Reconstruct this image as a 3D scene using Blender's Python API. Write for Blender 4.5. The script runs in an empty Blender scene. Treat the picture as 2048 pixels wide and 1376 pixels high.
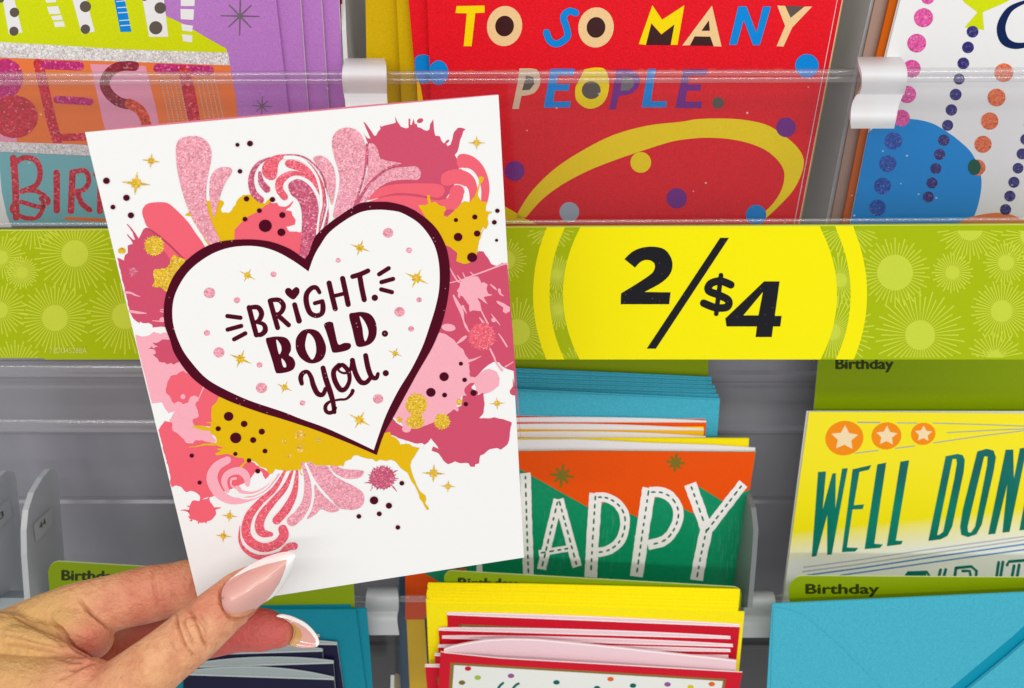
import bpy, math, random
from mathutils import Vector, Matrix, Euler
from mathutils.geometry import tessellate_polygon
import numpy as np
R = math.radians
sc = bpy.context.scene
COL = sc.collection
# ------------------------------------------------------------------ camera
F = 2027.0                       # focal length in photo pixels (2048 wide)
PITCH = 42.0
cam_d = bpy.data.cameras.new('camera')
cam_d.sensor_width = 36.0
cam_d.lens = 36.0 * F / 2048.0
cam_d.clip_start = 0.01
cam_d.dof.use_dof = True; cam_d.dof.focus_distance = 0.35; cam_d.dof.aperture_fstop = 30
cam_d.clip_end = 50
cam = bpy.data.objects.new('camera', cam_d)
COL.objects.link(cam)
cam.location = (0, 0, 1.45)
cam.rotation_euler = (R(90 - PITCH), 0, 0)
sc.camera = cam
CM = Matrix.Translation(cam.location) @ cam.rotation_euler.to_matrix().to_4x4()
CMI = CM.inverted()
# ------------------------------------------------------------------ world, lamps, exposure
w = bpy.data.worlds.new('World'); sc.world = w; w.use_nodes = True
bg = w.node_tree.nodes['Background']
bg.inputs[0].default_value = (0.99, 0.99, 0.98, 1)
bg.inputs[1].default_value = 0.50
def tube_light(name, loc, sx, sy, power, col=(1.0, 0.985, 0.965)):
    l = bpy.data.lights.new(name, 'AREA'); l.shape = 'RECTANGLE'
    l.size = sx; l.size_y = sy; l.energy = power; l.color = col
    o = bpy.data.objects.new(name, l); COL.objects.link(o)
    o.location = loc
    return o
# rows of ceiling fluorescents running along the aisle, above and behind the shopper
for yy, pw in ((-2.3, 46), (-0.95, 24), (-0.05, 4)):
    tube_light('ceiling_lamp', (0.1, yy, 3.05), 3.4, 0.16, pw)
sc.view_settings.view_transform = 'Standard'
sc.view_settings.look = 'None'
sc.view_settings.exposure = 0.12
sc.view_settings.gamma = 1.0
sc.render.resolution_x, sc.render.resolution_y = 1024, 688
sc.cycles.transparent_max_bounces = 24
sc.cycles.max_bounces = 10
sc.cycles.caustics_reflective = False
sc.cycles.caustics_refractive = False
sc.cycles.sample_clamp_indirect = 4

# ------------------------------------------------------------------ helpers
def lin(c):
    c = c / 255.0
    return c / 12.92 if c <= 0.04045 else ((c + 0.055) / 1.055) ** 2.4
def rgb(t, k=1.0):
    return (lin(t[0]) * k, lin(t[1]) * k, lin(t[2]) * k, 1)
MATS = {}
def nt(name):
    m = bpy.data.materials.new(name); m.use_nodes = True
    return m, m.node_tree, m.node_tree.nodes['Principled BSDF']
def link(t, a, b): t.links.new(a, b)
def paper(name, c, rough=0.55, grain=0.0, gs=1800, spec=0.16, mottle=0.03):
    """printed or plain paper: base colour, faint mottle and fibre relief"""
    if name in MATS: return MATS[name]
    m, t, b = nt(name)
    base = rgb(c)
    tc = t.nodes.new('ShaderNodeTexCoord')
    n = t.nodes.new('ShaderNodeTexNoise'); n.inputs['Scale'].default_value = gs; n.inputs['Detail'].default_value = 3
    link(t, tc.outputs['Object'], n.inputs['Vector'])
    mr = t.nodes.new('ShaderNodeMapRange')
    a = mottle + grain * 0.22
    mr.inputs['From Min'].default_value = 0.3; mr.inputs['From Max'].default_value = 0.7
    mr.inputs['To Min'].default_value = 1 - a; mr.inputs['To Max'].default_value = 1 + a
    link(t, n.outputs['Fac'], mr.inputs['Value'])
    mx = t.nodes.new('ShaderNodeVectorMath'); mx.operation = 'SCALE'
    mx.inputs[0].default_value = base[:3]
    link(t, mr.outputs[0], mx.inputs['Scale'])
    link(t, mx.outputs[0], b.inputs['Base Color'])
    b.inputs['Roughness'].default_value = rough
    b.inputs['Specular IOR Level'].default_value = spec
    if grain > 0:
        bp = t.nodes.new('ShaderNodeBump'); bp.inputs['Strength'].default_value = grain
        bp.inputs['Distance'].default_value = 0.0003
        link(t, n.outputs['Fac'], bp.inputs['Height']); link(t, bp.outputs[0], b.inputs['Normal'])
    MATS[name] = m
    return m
def glitter(name, c, bright=0.25, size=2600, dark=0.75):
    """flakes of glitter: every cell has its own tone and its own tilt"""
    if name in MATS: return MATS[name]
    m, t, b = nt(name)
    tc = t.nodes.new('ShaderNodeTexCoord')
    v = t.nodes.new('ShaderNodeTexVoronoi'); v.inputs['Scale'].default_value = size
    link(t, tc.outputs['Object'], v.inputs['Vector'])
    sep = t.nodes.new('ShaderNodeSeparateColor'); link(t, v.outputs['Color'], sep.inputs[0])
    r = t.nodes.new('ShaderNodeValToRGB'); link(t, sep.outputs[0], r.inputs[0])
    e = r.color_ramp.elements
    cb = rgb(c)
    e[0].position = 0.0; e[0].color = (cb[0] * dark, cb[1] * dark * 0.9, cb[2] * dark * 0.9, 1)
    e[1].position = 1.0; e[1].color = (min(1, cb[0] + bright), min(1, cb[1] + bright), min(1, cb[2] + bright), 1)
    x = e.new(0.5); x.color = cb
    x = e.new(0.86); x.color = (min(1, cb[0] * 1.15), min(1, cb[1] * 1.2), min(1, cb[2] * 1.2), 1)
    link(t, r.outputs[0], b.inputs['Base Color'])
    g = t.nodes.new('ShaderNodeNewGeometry')
    s = t.nodes.new('ShaderNodeVectorMath'); s.operation = 'SUBTRACT'; link(t, v.outputs['Color'], s.inputs[0])
    s.inputs[1].default_value = (0.5, 0.5, 0.5)
    k = t.nodes.new('ShaderNodeVectorMath'); k.operation = 'SCALE'; k.inputs['Scale'].default_value = 0.75
    link(t, s.outputs[0], k.inputs[0])
    ad = t.nodes.new('ShaderNodeVectorMath'); ad.operation = 'ADD'
    link(t, g.outputs['Normal'], ad.inputs[0]); link(t, k.outputs[0], ad.inputs[1])
    nn = t.nodes.new('ShaderNodeVectorMath'); nn.operation = 'NORMALIZE'; link(t, ad.outputs[0], nn.inputs[0])
    link(t, nn.outputs[0], b.inputs['Normal'])
    b.inputs['Roughness'].default_value = 0.28
    b.inputs['Specular IOR Level'].default_value = 0.6
    b.inputs['Metallic'].default_value = 0.0
    MATS[name] = m
    return m
def foil(name, c, rough=0.28, metal=0.6, speck=0.0, wave=0.15, spec=0.5):
    if name in MATS: return MATS[name]
    m, t, b = nt(name)
    tc = t.nodes.new('ShaderNodeTexCoord')
    n = t.nodes.new('ShaderNodeTexNoise'); n.inputs['Scale'].default_value = 60; n.inputs['Detail'].default_value = 4
    link(t, tc.outputs['Object'], n.inputs['Vector'])
    bp = t.nodes.new('ShaderNodeBump'); bp.inputs['Strength'].default_value = wave; bp.inputs['Distance'].default_value = 0.001
    link(t, n.outputs['Fac'], bp.inputs['Height']); link(t, bp.outputs[0], b.inputs['Normal'])
    cb = rgb(c)
    if speck > 0:
        v = t.nodes.new('ShaderNodeTexVoronoi'); v.inputs['Scale'].default_value = 420
        link(t, tc.outputs['Object'], v.inputs['Vector'])
        lt = t.nodes.new('ShaderNodeMath'); lt.operation = 'LESS_THAN'; lt.inputs[1].default_value = 0.085
        link(t, v.outputs['Distance'], lt.inputs[0])
        mx = t.nodes.new('ShaderNodeMix'); mx.data_type = 'RGBA'
        mx.inputs['A'].default_value = cb; mx.inputs['B'].default_value = (cb[0] + speck, cb[1] + speck * .75, cb[2] + speck * .8, 1)
        link(t, lt.outputs[0], mx.inputs['Factor']); link(t, mx.outputs['Result'], b.inputs['Base Color'])
    else:
        b.inputs['Base Color'].default_value = cb
    b.inputs['Roughness'].default_value = rough
    b.inputs['Metallic'].default_value = metal; b.inputs['Specular IOR Level'].default_value = spec
    MATS[name] = m
    return m
def clear(name, tint=(0.93, 0.93, 0.94), haze=0.05, refl=1.0, hz=(0.8, 0.8, 0.85), rough=0.06, dust=0.0):
    """clear or frosted sheet plastic"""
    if name in MATS: return MATS[name]
    m, t, b = nt(name)
    out = t.nodes['Material Output']
    tr = t.nodes.new('ShaderNodeBsdfTransparent'); tr.inputs[0].default_value = (*tint, 1)
    b.inputs['Base Color'].default_value = (*hz, 1); b.inputs['Roughness'].default_value = 0.45
    gl = t.nodes.new('ShaderNodeBsdfGlossy'); gl.inputs['Roughness'].default_value = rough
    m1 = t.nodes.new('ShaderNodeMixShader'); m1.inputs[0].default_value = haze
    if dust > 0:
        tc = t.nodes.new('ShaderNodeTexCoord')
        v = t.nodes.new('ShaderNodeTexVoronoi'); v.inputs['Scale'].default_value = 110
        link(t, tc.outputs['Object'], v.inputs['Vector'])
        lt = t.nodes.new('ShaderNodeMath'); lt.operation = 'LESS_THAN'; lt.inputs[1].default_value = 0.045
        link(t, v.outputs['Distance'], lt.inputs[0])
        ma = t.nodes.new('ShaderNodeMath'); ma.operation = 'MULTIPLY_ADD'; ma.inputs[1].default_value = dust; ma.inputs[2].default_value = haze
        link(t, lt.outputs[0], ma.inputs[0]); link(t, ma.outputs[0], m1.inputs[0])
    link(t, tr.outputs[0], m1.inputs[1]); link(t, b.outputs[0], m1.inputs[2])
    lw = t.nodes.new('ShaderNodeLayerWeight'); lw.inputs[0].default_value = 0.5
    fr = t.nodes.new('ShaderNodeMath'); fr.operation = 'POWER'; fr.inputs[1].default_value = 5; link(t, lw.outputs['Facing'], fr.inputs[0])
    f2 = t.nodes.new('ShaderNodeMath'); f2.operation = 'MULTIPLY_ADD'; f2.inputs[1].default_value = 0.96; f2.inputs[2].default_value = 0.04; link(t, fr.outputs[0], f2.inputs[0])
    mu = t.nodes.new('ShaderNodeMath'); mu.operation = 'MULTIPLY'; mu.inputs[1].default_value = refl; link(t, f2.outputs[0], mu.inputs[0])
    mu.use_clamp = True
    m2 = t.nodes.new('ShaderNodeMixShader'); link(t, mu.outputs[0], m2.inputs[0])
    link(t, m1.outputs[0], m2.inputs[1]); link(t, gl.outputs[0], m2.inputs[2])
    link(t, m2.outputs[0], out.inputs['Surface'])
    MATS[name] = m
    return m
def plastic(name, c, rough=0.4, spec=0.5, mott=0.06, scale=40):
    if name in MATS: return MATS[name]
    m, t, b = nt(name)
    tc = t.nodes.new('ShaderNodeTexCoord')
    n = t.nodes.new('ShaderNodeTexNoise'); n.inputs['Scale'].default_value = scale; n.inputs['Detail'].default_value = 5
    link(t, tc.outputs['Object'], n.inputs['Vector'])
    mr = t.nodes.new('ShaderNodeMapRange'); mr.inputs['To Min'].default_value = 1 - mott * 3; mr.inputs['To Max'].default_value = 1 + mott * 3
    link(t, n.outputs['Fac'], mr.inputs['Value'])
    mx = t.nodes.new('ShaderNodeVectorMath'); mx.operation = 'SCALE'; mx.inputs[0].default_value = rgb(c)[:3]
    link(t, mr.outputs[0], mx.inputs['Scale']); link(t, mx.outputs[0], b.inputs['Base Color'])
    b.inputs['Roughness'].default_value = rough
    b.inputs['Specular IOR Level'].default_value = spec
    MATS[name] = m
    return m

# zoomed tracing frames: origin and scale of each crop the outlines were measured in
ZN = {'A': (0, 0, 2.926), 'B': (680, 0, 2.926), 'C': (1348, 0, 2.926), 'D': (0, 440, 2.926), 'E': (1000, 440, 2.926),
      'F': (1348, 600, 2.926), 'G': (0, 906, 2.926), 'H': (700, 906, 2.926), 'I': (1348, 906, 2.926),
      'J': (160, 180, 4.439), 'K': (580, 180, 4.439), 'L': (400, 500, 4.3), 'M': (190, 440, 4.587), 'N': (280, 700, 4.585),
      'O': (740, 440, 4.5875), 'P': (740, 680, 4.5875), 'Q': (340, 860, 4.876), 'R': (560, 800, 4.915), 'S': (480, 260, 5.291),
      'W': (680, 1120, 5.375), 'X': (1400, 860, 2.667), 'Y': (0, 860, 3.823), 'd': (1600, 900, 4.571), 'e': (1050, 900, 4.267), 'b': (1560, 0, 2.993), 'c': (1000, 1150, 3.657), '1': (0, 0, 1)}
def Z(spec):
    """'K 10 20 30 40 O 5 6' -> photo pixels"""
    out, z, buf = [], ZN['1'], []
    for tok in spec.split():
        if tok in ZN and not (tok == '1'): z = ZN[tok]; continue
        if tok == '@': z = ZN['1']; continue
        buf.append(float(tok))
        if len(buf) == 2:
            out.append((z[0] + buf[0] / z[2], z[1] + buf[1] / z[2])); buf = []
    return out
class Plane:
    """a plane in the camera's frame, in metres; px() finds where a photo pixel meets it"""
    def __init__(s, n, p):
        s.n = Vector(n).normalized(); s.p = Vector(p); s.d = s.n.dot(s.p)
    def px(s, x, y, off=0.0):
        r = Vector(((x - 1024) / F, -(y - 688) / F, -1.0))
        return r * (s.d / s.n.dot(r)) + s.n * off
def tilt(c, k, sx=0.0):           # depth z = c - k*Y + sx*X
    return Plane((sx, -k, 1), (0, 0, -c))
def cp(x, y, z): return Vector(((x - 1024) / F * z, -(y - 688) / F * z, -z))
def catmull(pts, n=6, closed=False):
    if len(pts) < 3: return list(pts)
    P = [np.array(p, float) for p in pts]; N = len(P); out = []
    rng = range(N) if closed else range(N - 1)
    for i in rng:
        if closed: a, b, c, d = P[(i - 1) % N], P[i], P[(i + 1) % N], P[(i + 2) % N]
        else: a, b, c, d = P[max(i - 1, 0)], P[i], P[i + 1], P[min(i + 2, N - 1)]
        for j in range(n):
            t = j / n
            out.append(tuple(0.5 * ((2 * b) + (-a + c) * t + (2 * a - 5 * b + 4 * c - d) * t * t + (-a + 3 * b - 3 * c + d) * t ** 3)))
    if not closed: out.append(tuple(P[-1]))
    return out
def jag(poly, amp=1.6, step=4.0, seed=1):
    rnd = random.Random(seed); out = []
    N = len(poly)
    for i in range(N):
        a = poly[i]; b = poly[(i + 1) % N]
        L = math.hypot(b[0] - a[0], b[1] - a[1]); k = max(1, int(L / step))
        nx, ny = (-(b[1] - a[1]) / (L + 1e-6), (b[0] - a[0]) / (L + 1e-6))
        out.append(a)
        for j in range(1, k):
            t = j / k + rnd.uniform(-.3, .3) / k; o = rnd.uniform(-amp, amp)
            out.append((a[0] + (b[0] - a[0]) * t + nx * o, a[1] + (b[1] - a[1]) * t + ny * o))
    return out
def spiky(cx, cy, r, n=18, amp=0.25, seed=1, ry=None):
    rnd = random.Random(seed); out = []; ry = ry or r
    for i in range(n * 3):
        a = 2 * math.pi * i / (n * 3) + rnd.uniform(-.03, .03)
        k = 1 + (rnd.uniform(amp * .3, amp * 1.6) if i % 3 == 0 else rnd.uniform(-amp * .25, 0.02))
        out.append((cx + math.cos(a) * r * k, cy + math.sin(a) * ry * k))
    return out
def circ(cx, cy, r, ry=None, n=20, rot=0):
    ry = ry or r; c, s = math.cos(rot), math.sin(rot); o = []
    for i in range(n):
        a = 2 * math.pi * i / n; x, y = math.cos(a) * r, math.sin(a) * ry
        o.append((cx + x * c - y * s, cy + x * s + y * c))
    return o
class MB:
    """collects faces in the camera frame (metres); build() links ONE object"""
    def __init__(s): s.v = []; s.f = []; s.mi = []
    def face(s, pts, m=0):
        i = len(s.v); s.v += [Vector(p) for p in pts]; s.f.append(list(range(i, i + len(pts)))); s.mi.append(m)
    def poly(s, plane, pts, off, holes=(), thick=0.0, m=0, mside=None):
        loops = [list(pts)] + [list(h) for h in holes]
        P3 = [[Vector((p[0], p[1], 0)) for p in l] for l in loops]
        tr = tessellate_polygon(P3)
        flat = [p for l in loops for p in l]
        base = len(s.v)
        s.v += [plane.px(p[0], p[1], off) for p in flat]
        for t in tr:
            a, b, c = (flat[i] for i in t)
            cr = (b[0] - a[0]) * (c[1] - a[1]) - (b[1] - a[1]) * (c[0] - a[0])
            if abs(cr) < 1e-7: continue
            t = list(t)
            if cr > 0: t = t[::-1]
            s.f.append([base + i for i in t]); s.mi.append(m)
        if thick > 0:
            b2 = len(s.v)
            s.v += [plane.px(p[0], p[1], off - thick) for p in flat]
            nf = len(tr)
            for t in tr:
                a, b, c = (flat[i] for i in t)
                cr = (b[0] - a[0]) * (c[1] - a[1]) - (b[1] - a[1]) * (c[0] - a[0])
                if abs(cr) < 1e-7: continue
                t = list(t)
                if cr < 0: t = t[::-1]
                s.f.append([b2 + i for i in t]); s.mi.append(m if mside is None else mside)
            k = 0
            for l in loops:
                n = len(l)
                area = sum(l[i][0] * l[(i + 1) % n][1] - l[(i + 1) % n][0] * l[i][1] for i in range(n))
                for i in range(n):
                    a, b = k + i, k + (i + 1) % n
                    q = [base + a, b2 + a, b2 + b, base + b]
                    if area < 0: q = q[::-1]
                    s.f.append(q[::-1]); s.mi.append(m if mside is None else mside)
                k += n
        return s
    def stroke(s, plane, pts, wd, off, smooth=True, cap=True, n=5, m=0):
        """brush stroke of varying width (px) with round ends"""
        if not isinstance(wd, (list, tuple)): wd = [wd] * len(pts)
        if len(wd) != len(pts):
            wd = list(np.interp(np.linspace(0, 1, len(pts)), np.linspace(0, 1, len(wd)), wd))
        q = [(p[0], p[1], ww) for p, ww in zip(pts, wd)]
        if smooth and len(q) > 2: q = catmull(q, n)
        Lp, Rp = [], []
        for i in range(len(q)):
            a = q[max(i - 1, 0)]; b = q[min(i + 1, len(q) - 1)]
            dx, dy = b[0] - a[0], b[1] - a[1]; L = math.hypot(dx, dy) + 1e-9
            nx, ny = -dy / L, dx / L; h = max(q[i][2], 0.3) / 2
            Lp.append((q[i][0] + nx * h, q[i][1] + ny * h)); Rp.append((q[i][0] - nx * h, q[i][1] - ny * h))
        base = len(s.v)
        for a, b in zip(Lp, Rp): s.v += [plane.px(*a, off), plane.px(*b, off)]
        for i in range(len(q) - 1):
            s.f.append([base + 2 * i, base + 2 * i + 2, base + 2 * i + 3, base + 2 * i + 1]); s.mi.append(m)
        if cap:
            for e, (i, j) in enumerate(((0, 1), (len(q) - 1, len(q) - 2))):
                dx, dy = q[i][0] - q[j][0], q[i][1] - q[j][1]; L = math.hypot(dx, dy) + 1e-9; dx /= L; dy /= L
                h = max(q[i][2], 0.3) / 2; arc = []
                for k in range(9):
                    a = -math.pi / 2 + math.pi * k / 8
                    c, sn = math.cos(a), math.sin(a)
                    arc.append((q[i][0] + h * (dx * c - dy * sn), q[i][1] + h * (dy * c + dx * sn)))
                b0 = len(s.v); s.v += [plane.px(*p, off) for p in arc]
                s.f.append(list(range(b0, b0 + 9))[::-1]); s.mi.append(m)
        return s
    def build(s, name, mats, root=None, smooth=False, extra=None):
        me = bpy.data.meshes.new(name)
        W = [CM @ v for v in s.v]
        if root is None:
            org = Vector((0, 0, 0))
            for v in W: org += v
            org /= max(1, len(W))
        else: org = root['_o']; org = Vector(org)
        me.from_pydata([tuple(v - org) for v in W], [], s.f)
        if not isinstance(mats, (list, tuple)): mats = [mats]
        for mm in mats: me.materials.append(mm)
        me.polygons.foreach_set('material_index', s.mi)
        if smooth: me.polygons.foreach_set('use_smooth', [True] * len(me.polygons))
        me.update()
        o = bpy.data.objects.new(name, me); COL.objects.link(o)
        if root is None: o.location = org
        else: o.parent = root
        return o
def thing(name, label, cat, at, group=None):
    o = bpy.data.objects.new(name, None); COL.objects.link(o)
    o.empty_display_size = 0.02
    p = CM @ at; o.location = p; o['_o'] = tuple(p)
    o['label'] = label; o['category'] = cat
    if group: o['group'] = group
    return o
def tag(o, label, cat, group=None, kind=None):
    o['label'] = label; o['category'] = cat
    if group: o['group'] = group
    if kind: o['kind'] = kind
    return o
LAY = 3.0e-5
_fc = {}
def glyphs(s):
    if s in _fc: return _fc[s]
    cu = bpy.data.curves.new('txt', 'FONT'); cu.body = s; cu.size = 1.0; cu.resolution_u = 4
    o = bpy.data.objects.new('txt', cu); COL.objects.link(o)
    bpy.context.view_layer.update()
    dg = bpy.context.evaluated_depsgraph_get()
    me = bpy.data.meshes.new_from_object(o.evaluated_get(dg))
    V = [(v.co.x, v.co.y) for v in me.vertices]; Fc = [list(p.vertices) for p in me.polygons]
    bpy.data.objects.remove(o); bpy.data.curves.remove(cu); bpy.data.meshes.remove(me)
    _fc[s] = (V, Fc); return _fc[s]
def text(mb, plane, s, p0, p1, up, off, bold=0.0, clip=None):
    """p0,p1 baseline ends in px, up = px vector of the cap height"""
    V, Fc = glyphs(s)
    x0 = min(v[0] for v in V); x1 = max(v[0] for v in V)
    capH = 0.70
    shifts = [(0, 0)] if bold == 0 else [(-bold, 0), (bold, 0), (0, bold * .6), (0, -bold * .6)]
    for k, (sx, sy) in enumerate(shifts):
        base = len(mb.v)
        for (x, y) in V:
            u = (x - x0) / (x1 - x0); v = y / capH
            px = p0[0] + (p1[0] - p0[0]) * u + up[0] * v + sx
            py = p0[1] + (p1[1] - p0[1]) * u + up[1] * v + sy
            if clip is not None: py = max(py, clip)
            mb.v.append(plane.px(px, py, off + k * 4e-6))
        for f in Fc: mb.f.append([base + i for i in f]); mb.mi.append(0)
# ------------------------------------------------------------------ materials
WHITE = paper('white_card_stock', (241, 241, 240), 0.42, 0.0, 900, 0.3, 0.006)
EDGEW = paper('white_paper_edge', (240, 236, 236), 0.6)
PINKW = paper('pale_pink_inside', (240, 206, 213), 0.6)
PURP = paper('purple_paper', (190, 128, 205), 0.5, 0.35)
RED = paper('red_paper', (236, 20, 36), 0.55, 0.5, 1500)
YELP = paper('mustard_envelope', (214, 178, 0), 0.6, 0.25)
YENV = paper('yellow_envelope', (255, 234, 6), 0.6, 0.2)
LIME = paper('lime_print', (214, 226, 5), 0.5, 0.15)
ORNG = paper('orange_print', (244, 128, 66), 0.5)
PINKP = paper('pink_print', (240, 160, 185), 0.5)
TEAL = paper('teal_print', (125, 190, 195), 0.5)
BLUE = paper('blue_print', (0, 140, 225), 0.5, 0.3)
SKYB = paper('balloon_blue', (0, 142, 222), 0.45)
TAN = paper('tan_print', (247, 208, 150), 0.5, 0.15)
YELL = paper('yellow_print', (255, 224, 0), 0.5, 0.15)
PURD = paper('violet_print', (122, 40, 140), 0.5, 0.3)
BROWN = paper('brown_envelope', (205, 96, 8), 0.6)
BLACKF = foil('black_foil', (66, 24, 26), 0.3, 0.3)
SILV = foil('silver_foil', (140, 130, 140), 0.25, 0.6)
GREYF = foil('grey_foil', (112, 100, 90), 0.3, 0.6)
G_WHITE = glitter('white_glitter', (228, 225, 222), 0.12, 1900, 0.9)
G_MAG = glitter('magenta_glitter', (205, 30, 120), 0.25, 1500)
G_RED = glitter('red_glitter', (215, 40, 62), 0.22, 1500)
G_DRED = glitter('dark_red_glitter', (150, 25, 50), 0.15, 1500)
G_ORG = glitter('orange_red_glitter', (230, 80, 45), 0.2, 1500)
G_PINKD = glitter('pink_dot_glitter', (232, 84, 165), 0.2, 2000)
G_NAVY = glitter('navy_dot_glitter', (38, 24, 120), 0.15, 2000)
G_BLUED = glitter('blue_dot_glitter', (0, 78, 180), 0.15, 2000)
G_ORD = glitter('orange_dot_glitter', (240, 112, 60), 0.15, 2000)
GRDOT = paper('green_overprint', (0, 88, 66), 0.5)
NAVY = paper('navy_print', (8, 34, 86), 0.4)
ACR = clear('clear_acrylic', (0.925, 0.92, 0.93), 0.006, 0.45, (0.85, 0.85, 0.9), 0.08, dust=0.4)
ACRB = clear('acrylic_bead', (0.97, 0.97, 0.98), 0.09, 2.6, (0.9, 0.88, 0.92), 0.13)
FROST = clear('frosted_plastic', (0.93, 0.93, 0.94), 0.74, 0.6, (0.86, 0.86, 0.87), 0.42)
FROSTD = clear('grey_frosted_plastic', (0.7, 0.72, 0.74), 0.62, 0.8, (0.74, 0.77, 0.79), 0.3)
FROSTG = clear('smoky_frosted_plastic', (0.6, 0.62, 0.63), 0.5, 0.7, (0.34, 0.36, 0.37), 0.3)
PANEL = plastic('grey_back_panel', (142, 141, 150), 0.26, 0.5, 0.13)
_t = PANEL.node_tree; _n = [n for n in _t.nodes if n.type == 'TEX_NOISE'][0]; _m = _t.nodes.new('ShaderNodeMapping'); _m.inputs['Scale'].default_value = (0.45, 0.1, 0.12)  # stretched noise paints soft vertical reflections into the panel's grey
_tc = [n for n in _t.nodes if n.type == 'TEX_COORD'][0]; link(_t, _tc.outputs['Object'], _m.inputs['Vector']); link(_t, _m.outputs[0], _n.inputs['Vector'])
PANELD = plastic('dark_back_panel', (84, 72, 60), 0.4, 0.4)
UP = lambda c: tilt(c, 0.706)
def obj1(name, mat, root, fn, smooth=False):
    mb = MB(); fn(mb); return mb.build(name, mat, root, smooth)
def prnt(name, mat, root, plane, polys, lay, holes=()):
    mb = MB()
    for p in polys: mb.poly(plane, p, lay * LAY, holes)
    return mb.build(name, mat, root)
def strk(name, mat, root, plane, strokes, lay, smooth=True):
    mb = MB()
    for i, (p, wd) in enumerate(strokes): mb.stroke(plane, Z(p) if isinstance(p, str) else p, wd, lay * LAY + i * 2.5e-6, smooth)
    return mb.build(name, mat, root)
def sheet(name, mat, root, plane, pts, thick=0.0005, off=0.0, mside=None):
    mb = MB(); mb.poly(plane, Z(pts) if isinstance(pts, str) else pts, off, thick=thick, mside=None if mside is None else 1)
    return mb.build(name, mat if mside is None else [mat, mside], root)

# ------------------------------------------------------------------ the rack: panels, lips, sign
def panel_ribs(name, mat, plane, x0, x1, y0, y1, ribs, kind='structure'):
    """a moulded panel with shallow horizontal steps: profile swept across the rack"""
    mb = MB(); rows = []
    ys = sorted(set([y0, y1] + [r + d for r, h in ribs for d in (-7, -3, 3, 7)]))
    for y in ys:
        h = 0.0
        for r, hh in ribs:
            if abs(y - r) <= 3.5: h = hh
        rows.append((y, h))
    for (ya, ha), (yb, hb) in zip(rows[:-1], rows[1:]):
        mb.face([plane.px(x0, ya, ha), plane.px(x0, yb, hb), plane.px(x1, yb, hb), plane.px(x1, ya, ha)])
    a, b = rows[0], rows[-1]
    c = [plane.px(x0, a[0], -.003), plane.px(x1, a[0], -.003), plane.px(x1, b[0], -.003), plane.px(x0, b[0], -.003)]
    mb.face(c)
    mb.face([plane.px(x0, a[0], a[1]), plane.px(x1, a[0], a[1]), c[1], c[0]])
    o = mb.build(name, mat); o['kind'] = kind; return o
panel_ribs('rack_back_panel', PANELD, tilt(0.53, 0.706), -500, 2550, -260, 705, [(-60, .002)])
panel_ribs('rack_back_panel', PANEL, tilt(0.522, 0.63), -500, 2550, 640, 1700,
           [(748, .0022), (770, -.0012), (858, .0026), (1000, -.0015)])
panel_ribs('rack_base_panel', plastic('dark_base_plastic', (62, 61, 66), .35), tilt(0.512, 0.63), -500, 2550, 1262, 1700, [(1290, .0015)])
def bead(mb, plane, xa, ya, xb, yb, r, off=0.0, n=14, nx=2, hpx=6.0):
    """a shallow rounded ridge moulded on the face of a sheet"""
    for i in range(nx):
        q = []
        for t in (i / nx, (i + 1) / nx):
            x, y = xa + (xb - xa) * t, ya + (yb - ya) * t
            q.append([plane.px(x, y - hpx * math.cos(math.pi * k / n), off + r * math.sin(math.pi * k / n)) for k in range(n + 1)])
        for k in range(n): mb.face([q[0][k], q[0][k + 1], q[1][k + 1], q[1][k]])
def weld(o):
    import bmesh
    bm = bmesh.new(); bm.from_mesh(o.data); bmesh.ops.remove_doubles(bm, verts=bm.verts, dist=1e-7)
    bmesh.ops.recalc_face_normals(bm, faces=bm.faces); bm.to_mesh(o.data); bm.free()
    return o
LIP1 = tilt(0.4337, 0.764)
lip = thing('rack_lip', 'clear acrylic front lip of the upper rack row, just above the price strip', 'shelf lip', LIP1.px(1024, 300))
sheet('lip_sheet', ACR, lip, LIP1, [(-80, 147), (1024, 142), (2130, 137), (2130, 449), (-80, 458)], 0.0014)
def beads(root, plane, rows, mat=None, hpx=6.0):
    mb = MB()
    for (xa, ya, xb, yb, r, off) in rows: bead(mb, plane, xa, ya, xb, yb, r, off, hpx=hpx)
    o = mb.build('rim_bead', mat or ACRB, root, True); weld(o); return o
beads(lip, LIP1, [(-80, 152, 2130, 143, .0011, .00002), (-80, 165, 2130, 157, .0008, .00002)])
beads(lip, LIP1, [(-80, 451, 2130, 440, .0010, .00002)])
LIP2 = tilt(0.443, 0.764)
ACR2 = clear('clear_lower_acrylic', (0.97, 0.97, 0.975), 0.004, 0.5, (0.85, 0.85, 0.9), 0.08)
lip2 = thing('rack_lip', 'clear acrylic front lip of the lower rack row, behind the yellow envelope pile', 'shelf lip', LIP2.px(1024, 1230))
sheet('lip_sheet', ACR2, lip2, LIP2, [(-80, 1196), (2130, 1190), (2130, 1500), (-80, 1500)], 0.0014)
beads(lip2, LIP2, [(-80, 1200, 2130, 1194, .0009, .00002)])
# a second clear rail hangs under the price strip
LIP3 = tilt(0.4365, 0.50)
rail = thing('rack_rail', 'clear plastic rail hanging under the price strip left of the held card', 'rail', LIP3.px(140, 780))
RAILM = clear('smoky_rail', (0.80, 0.80, 0.81), 0.13, 0.8, (0.6, 0.6, 0.63), 0.2)
sheet('rail_sheet', RAILM, rail, LIP3, [(-80, 722), (420, 722), (420, 868), (-80, 868)], 0.0012)
beads(rail, LIP3, [(-80, 741, 420, 741, .0016, .00002), (-80, 850, 420, 852, .0016, .00002)], hpx=13.0)

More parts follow.
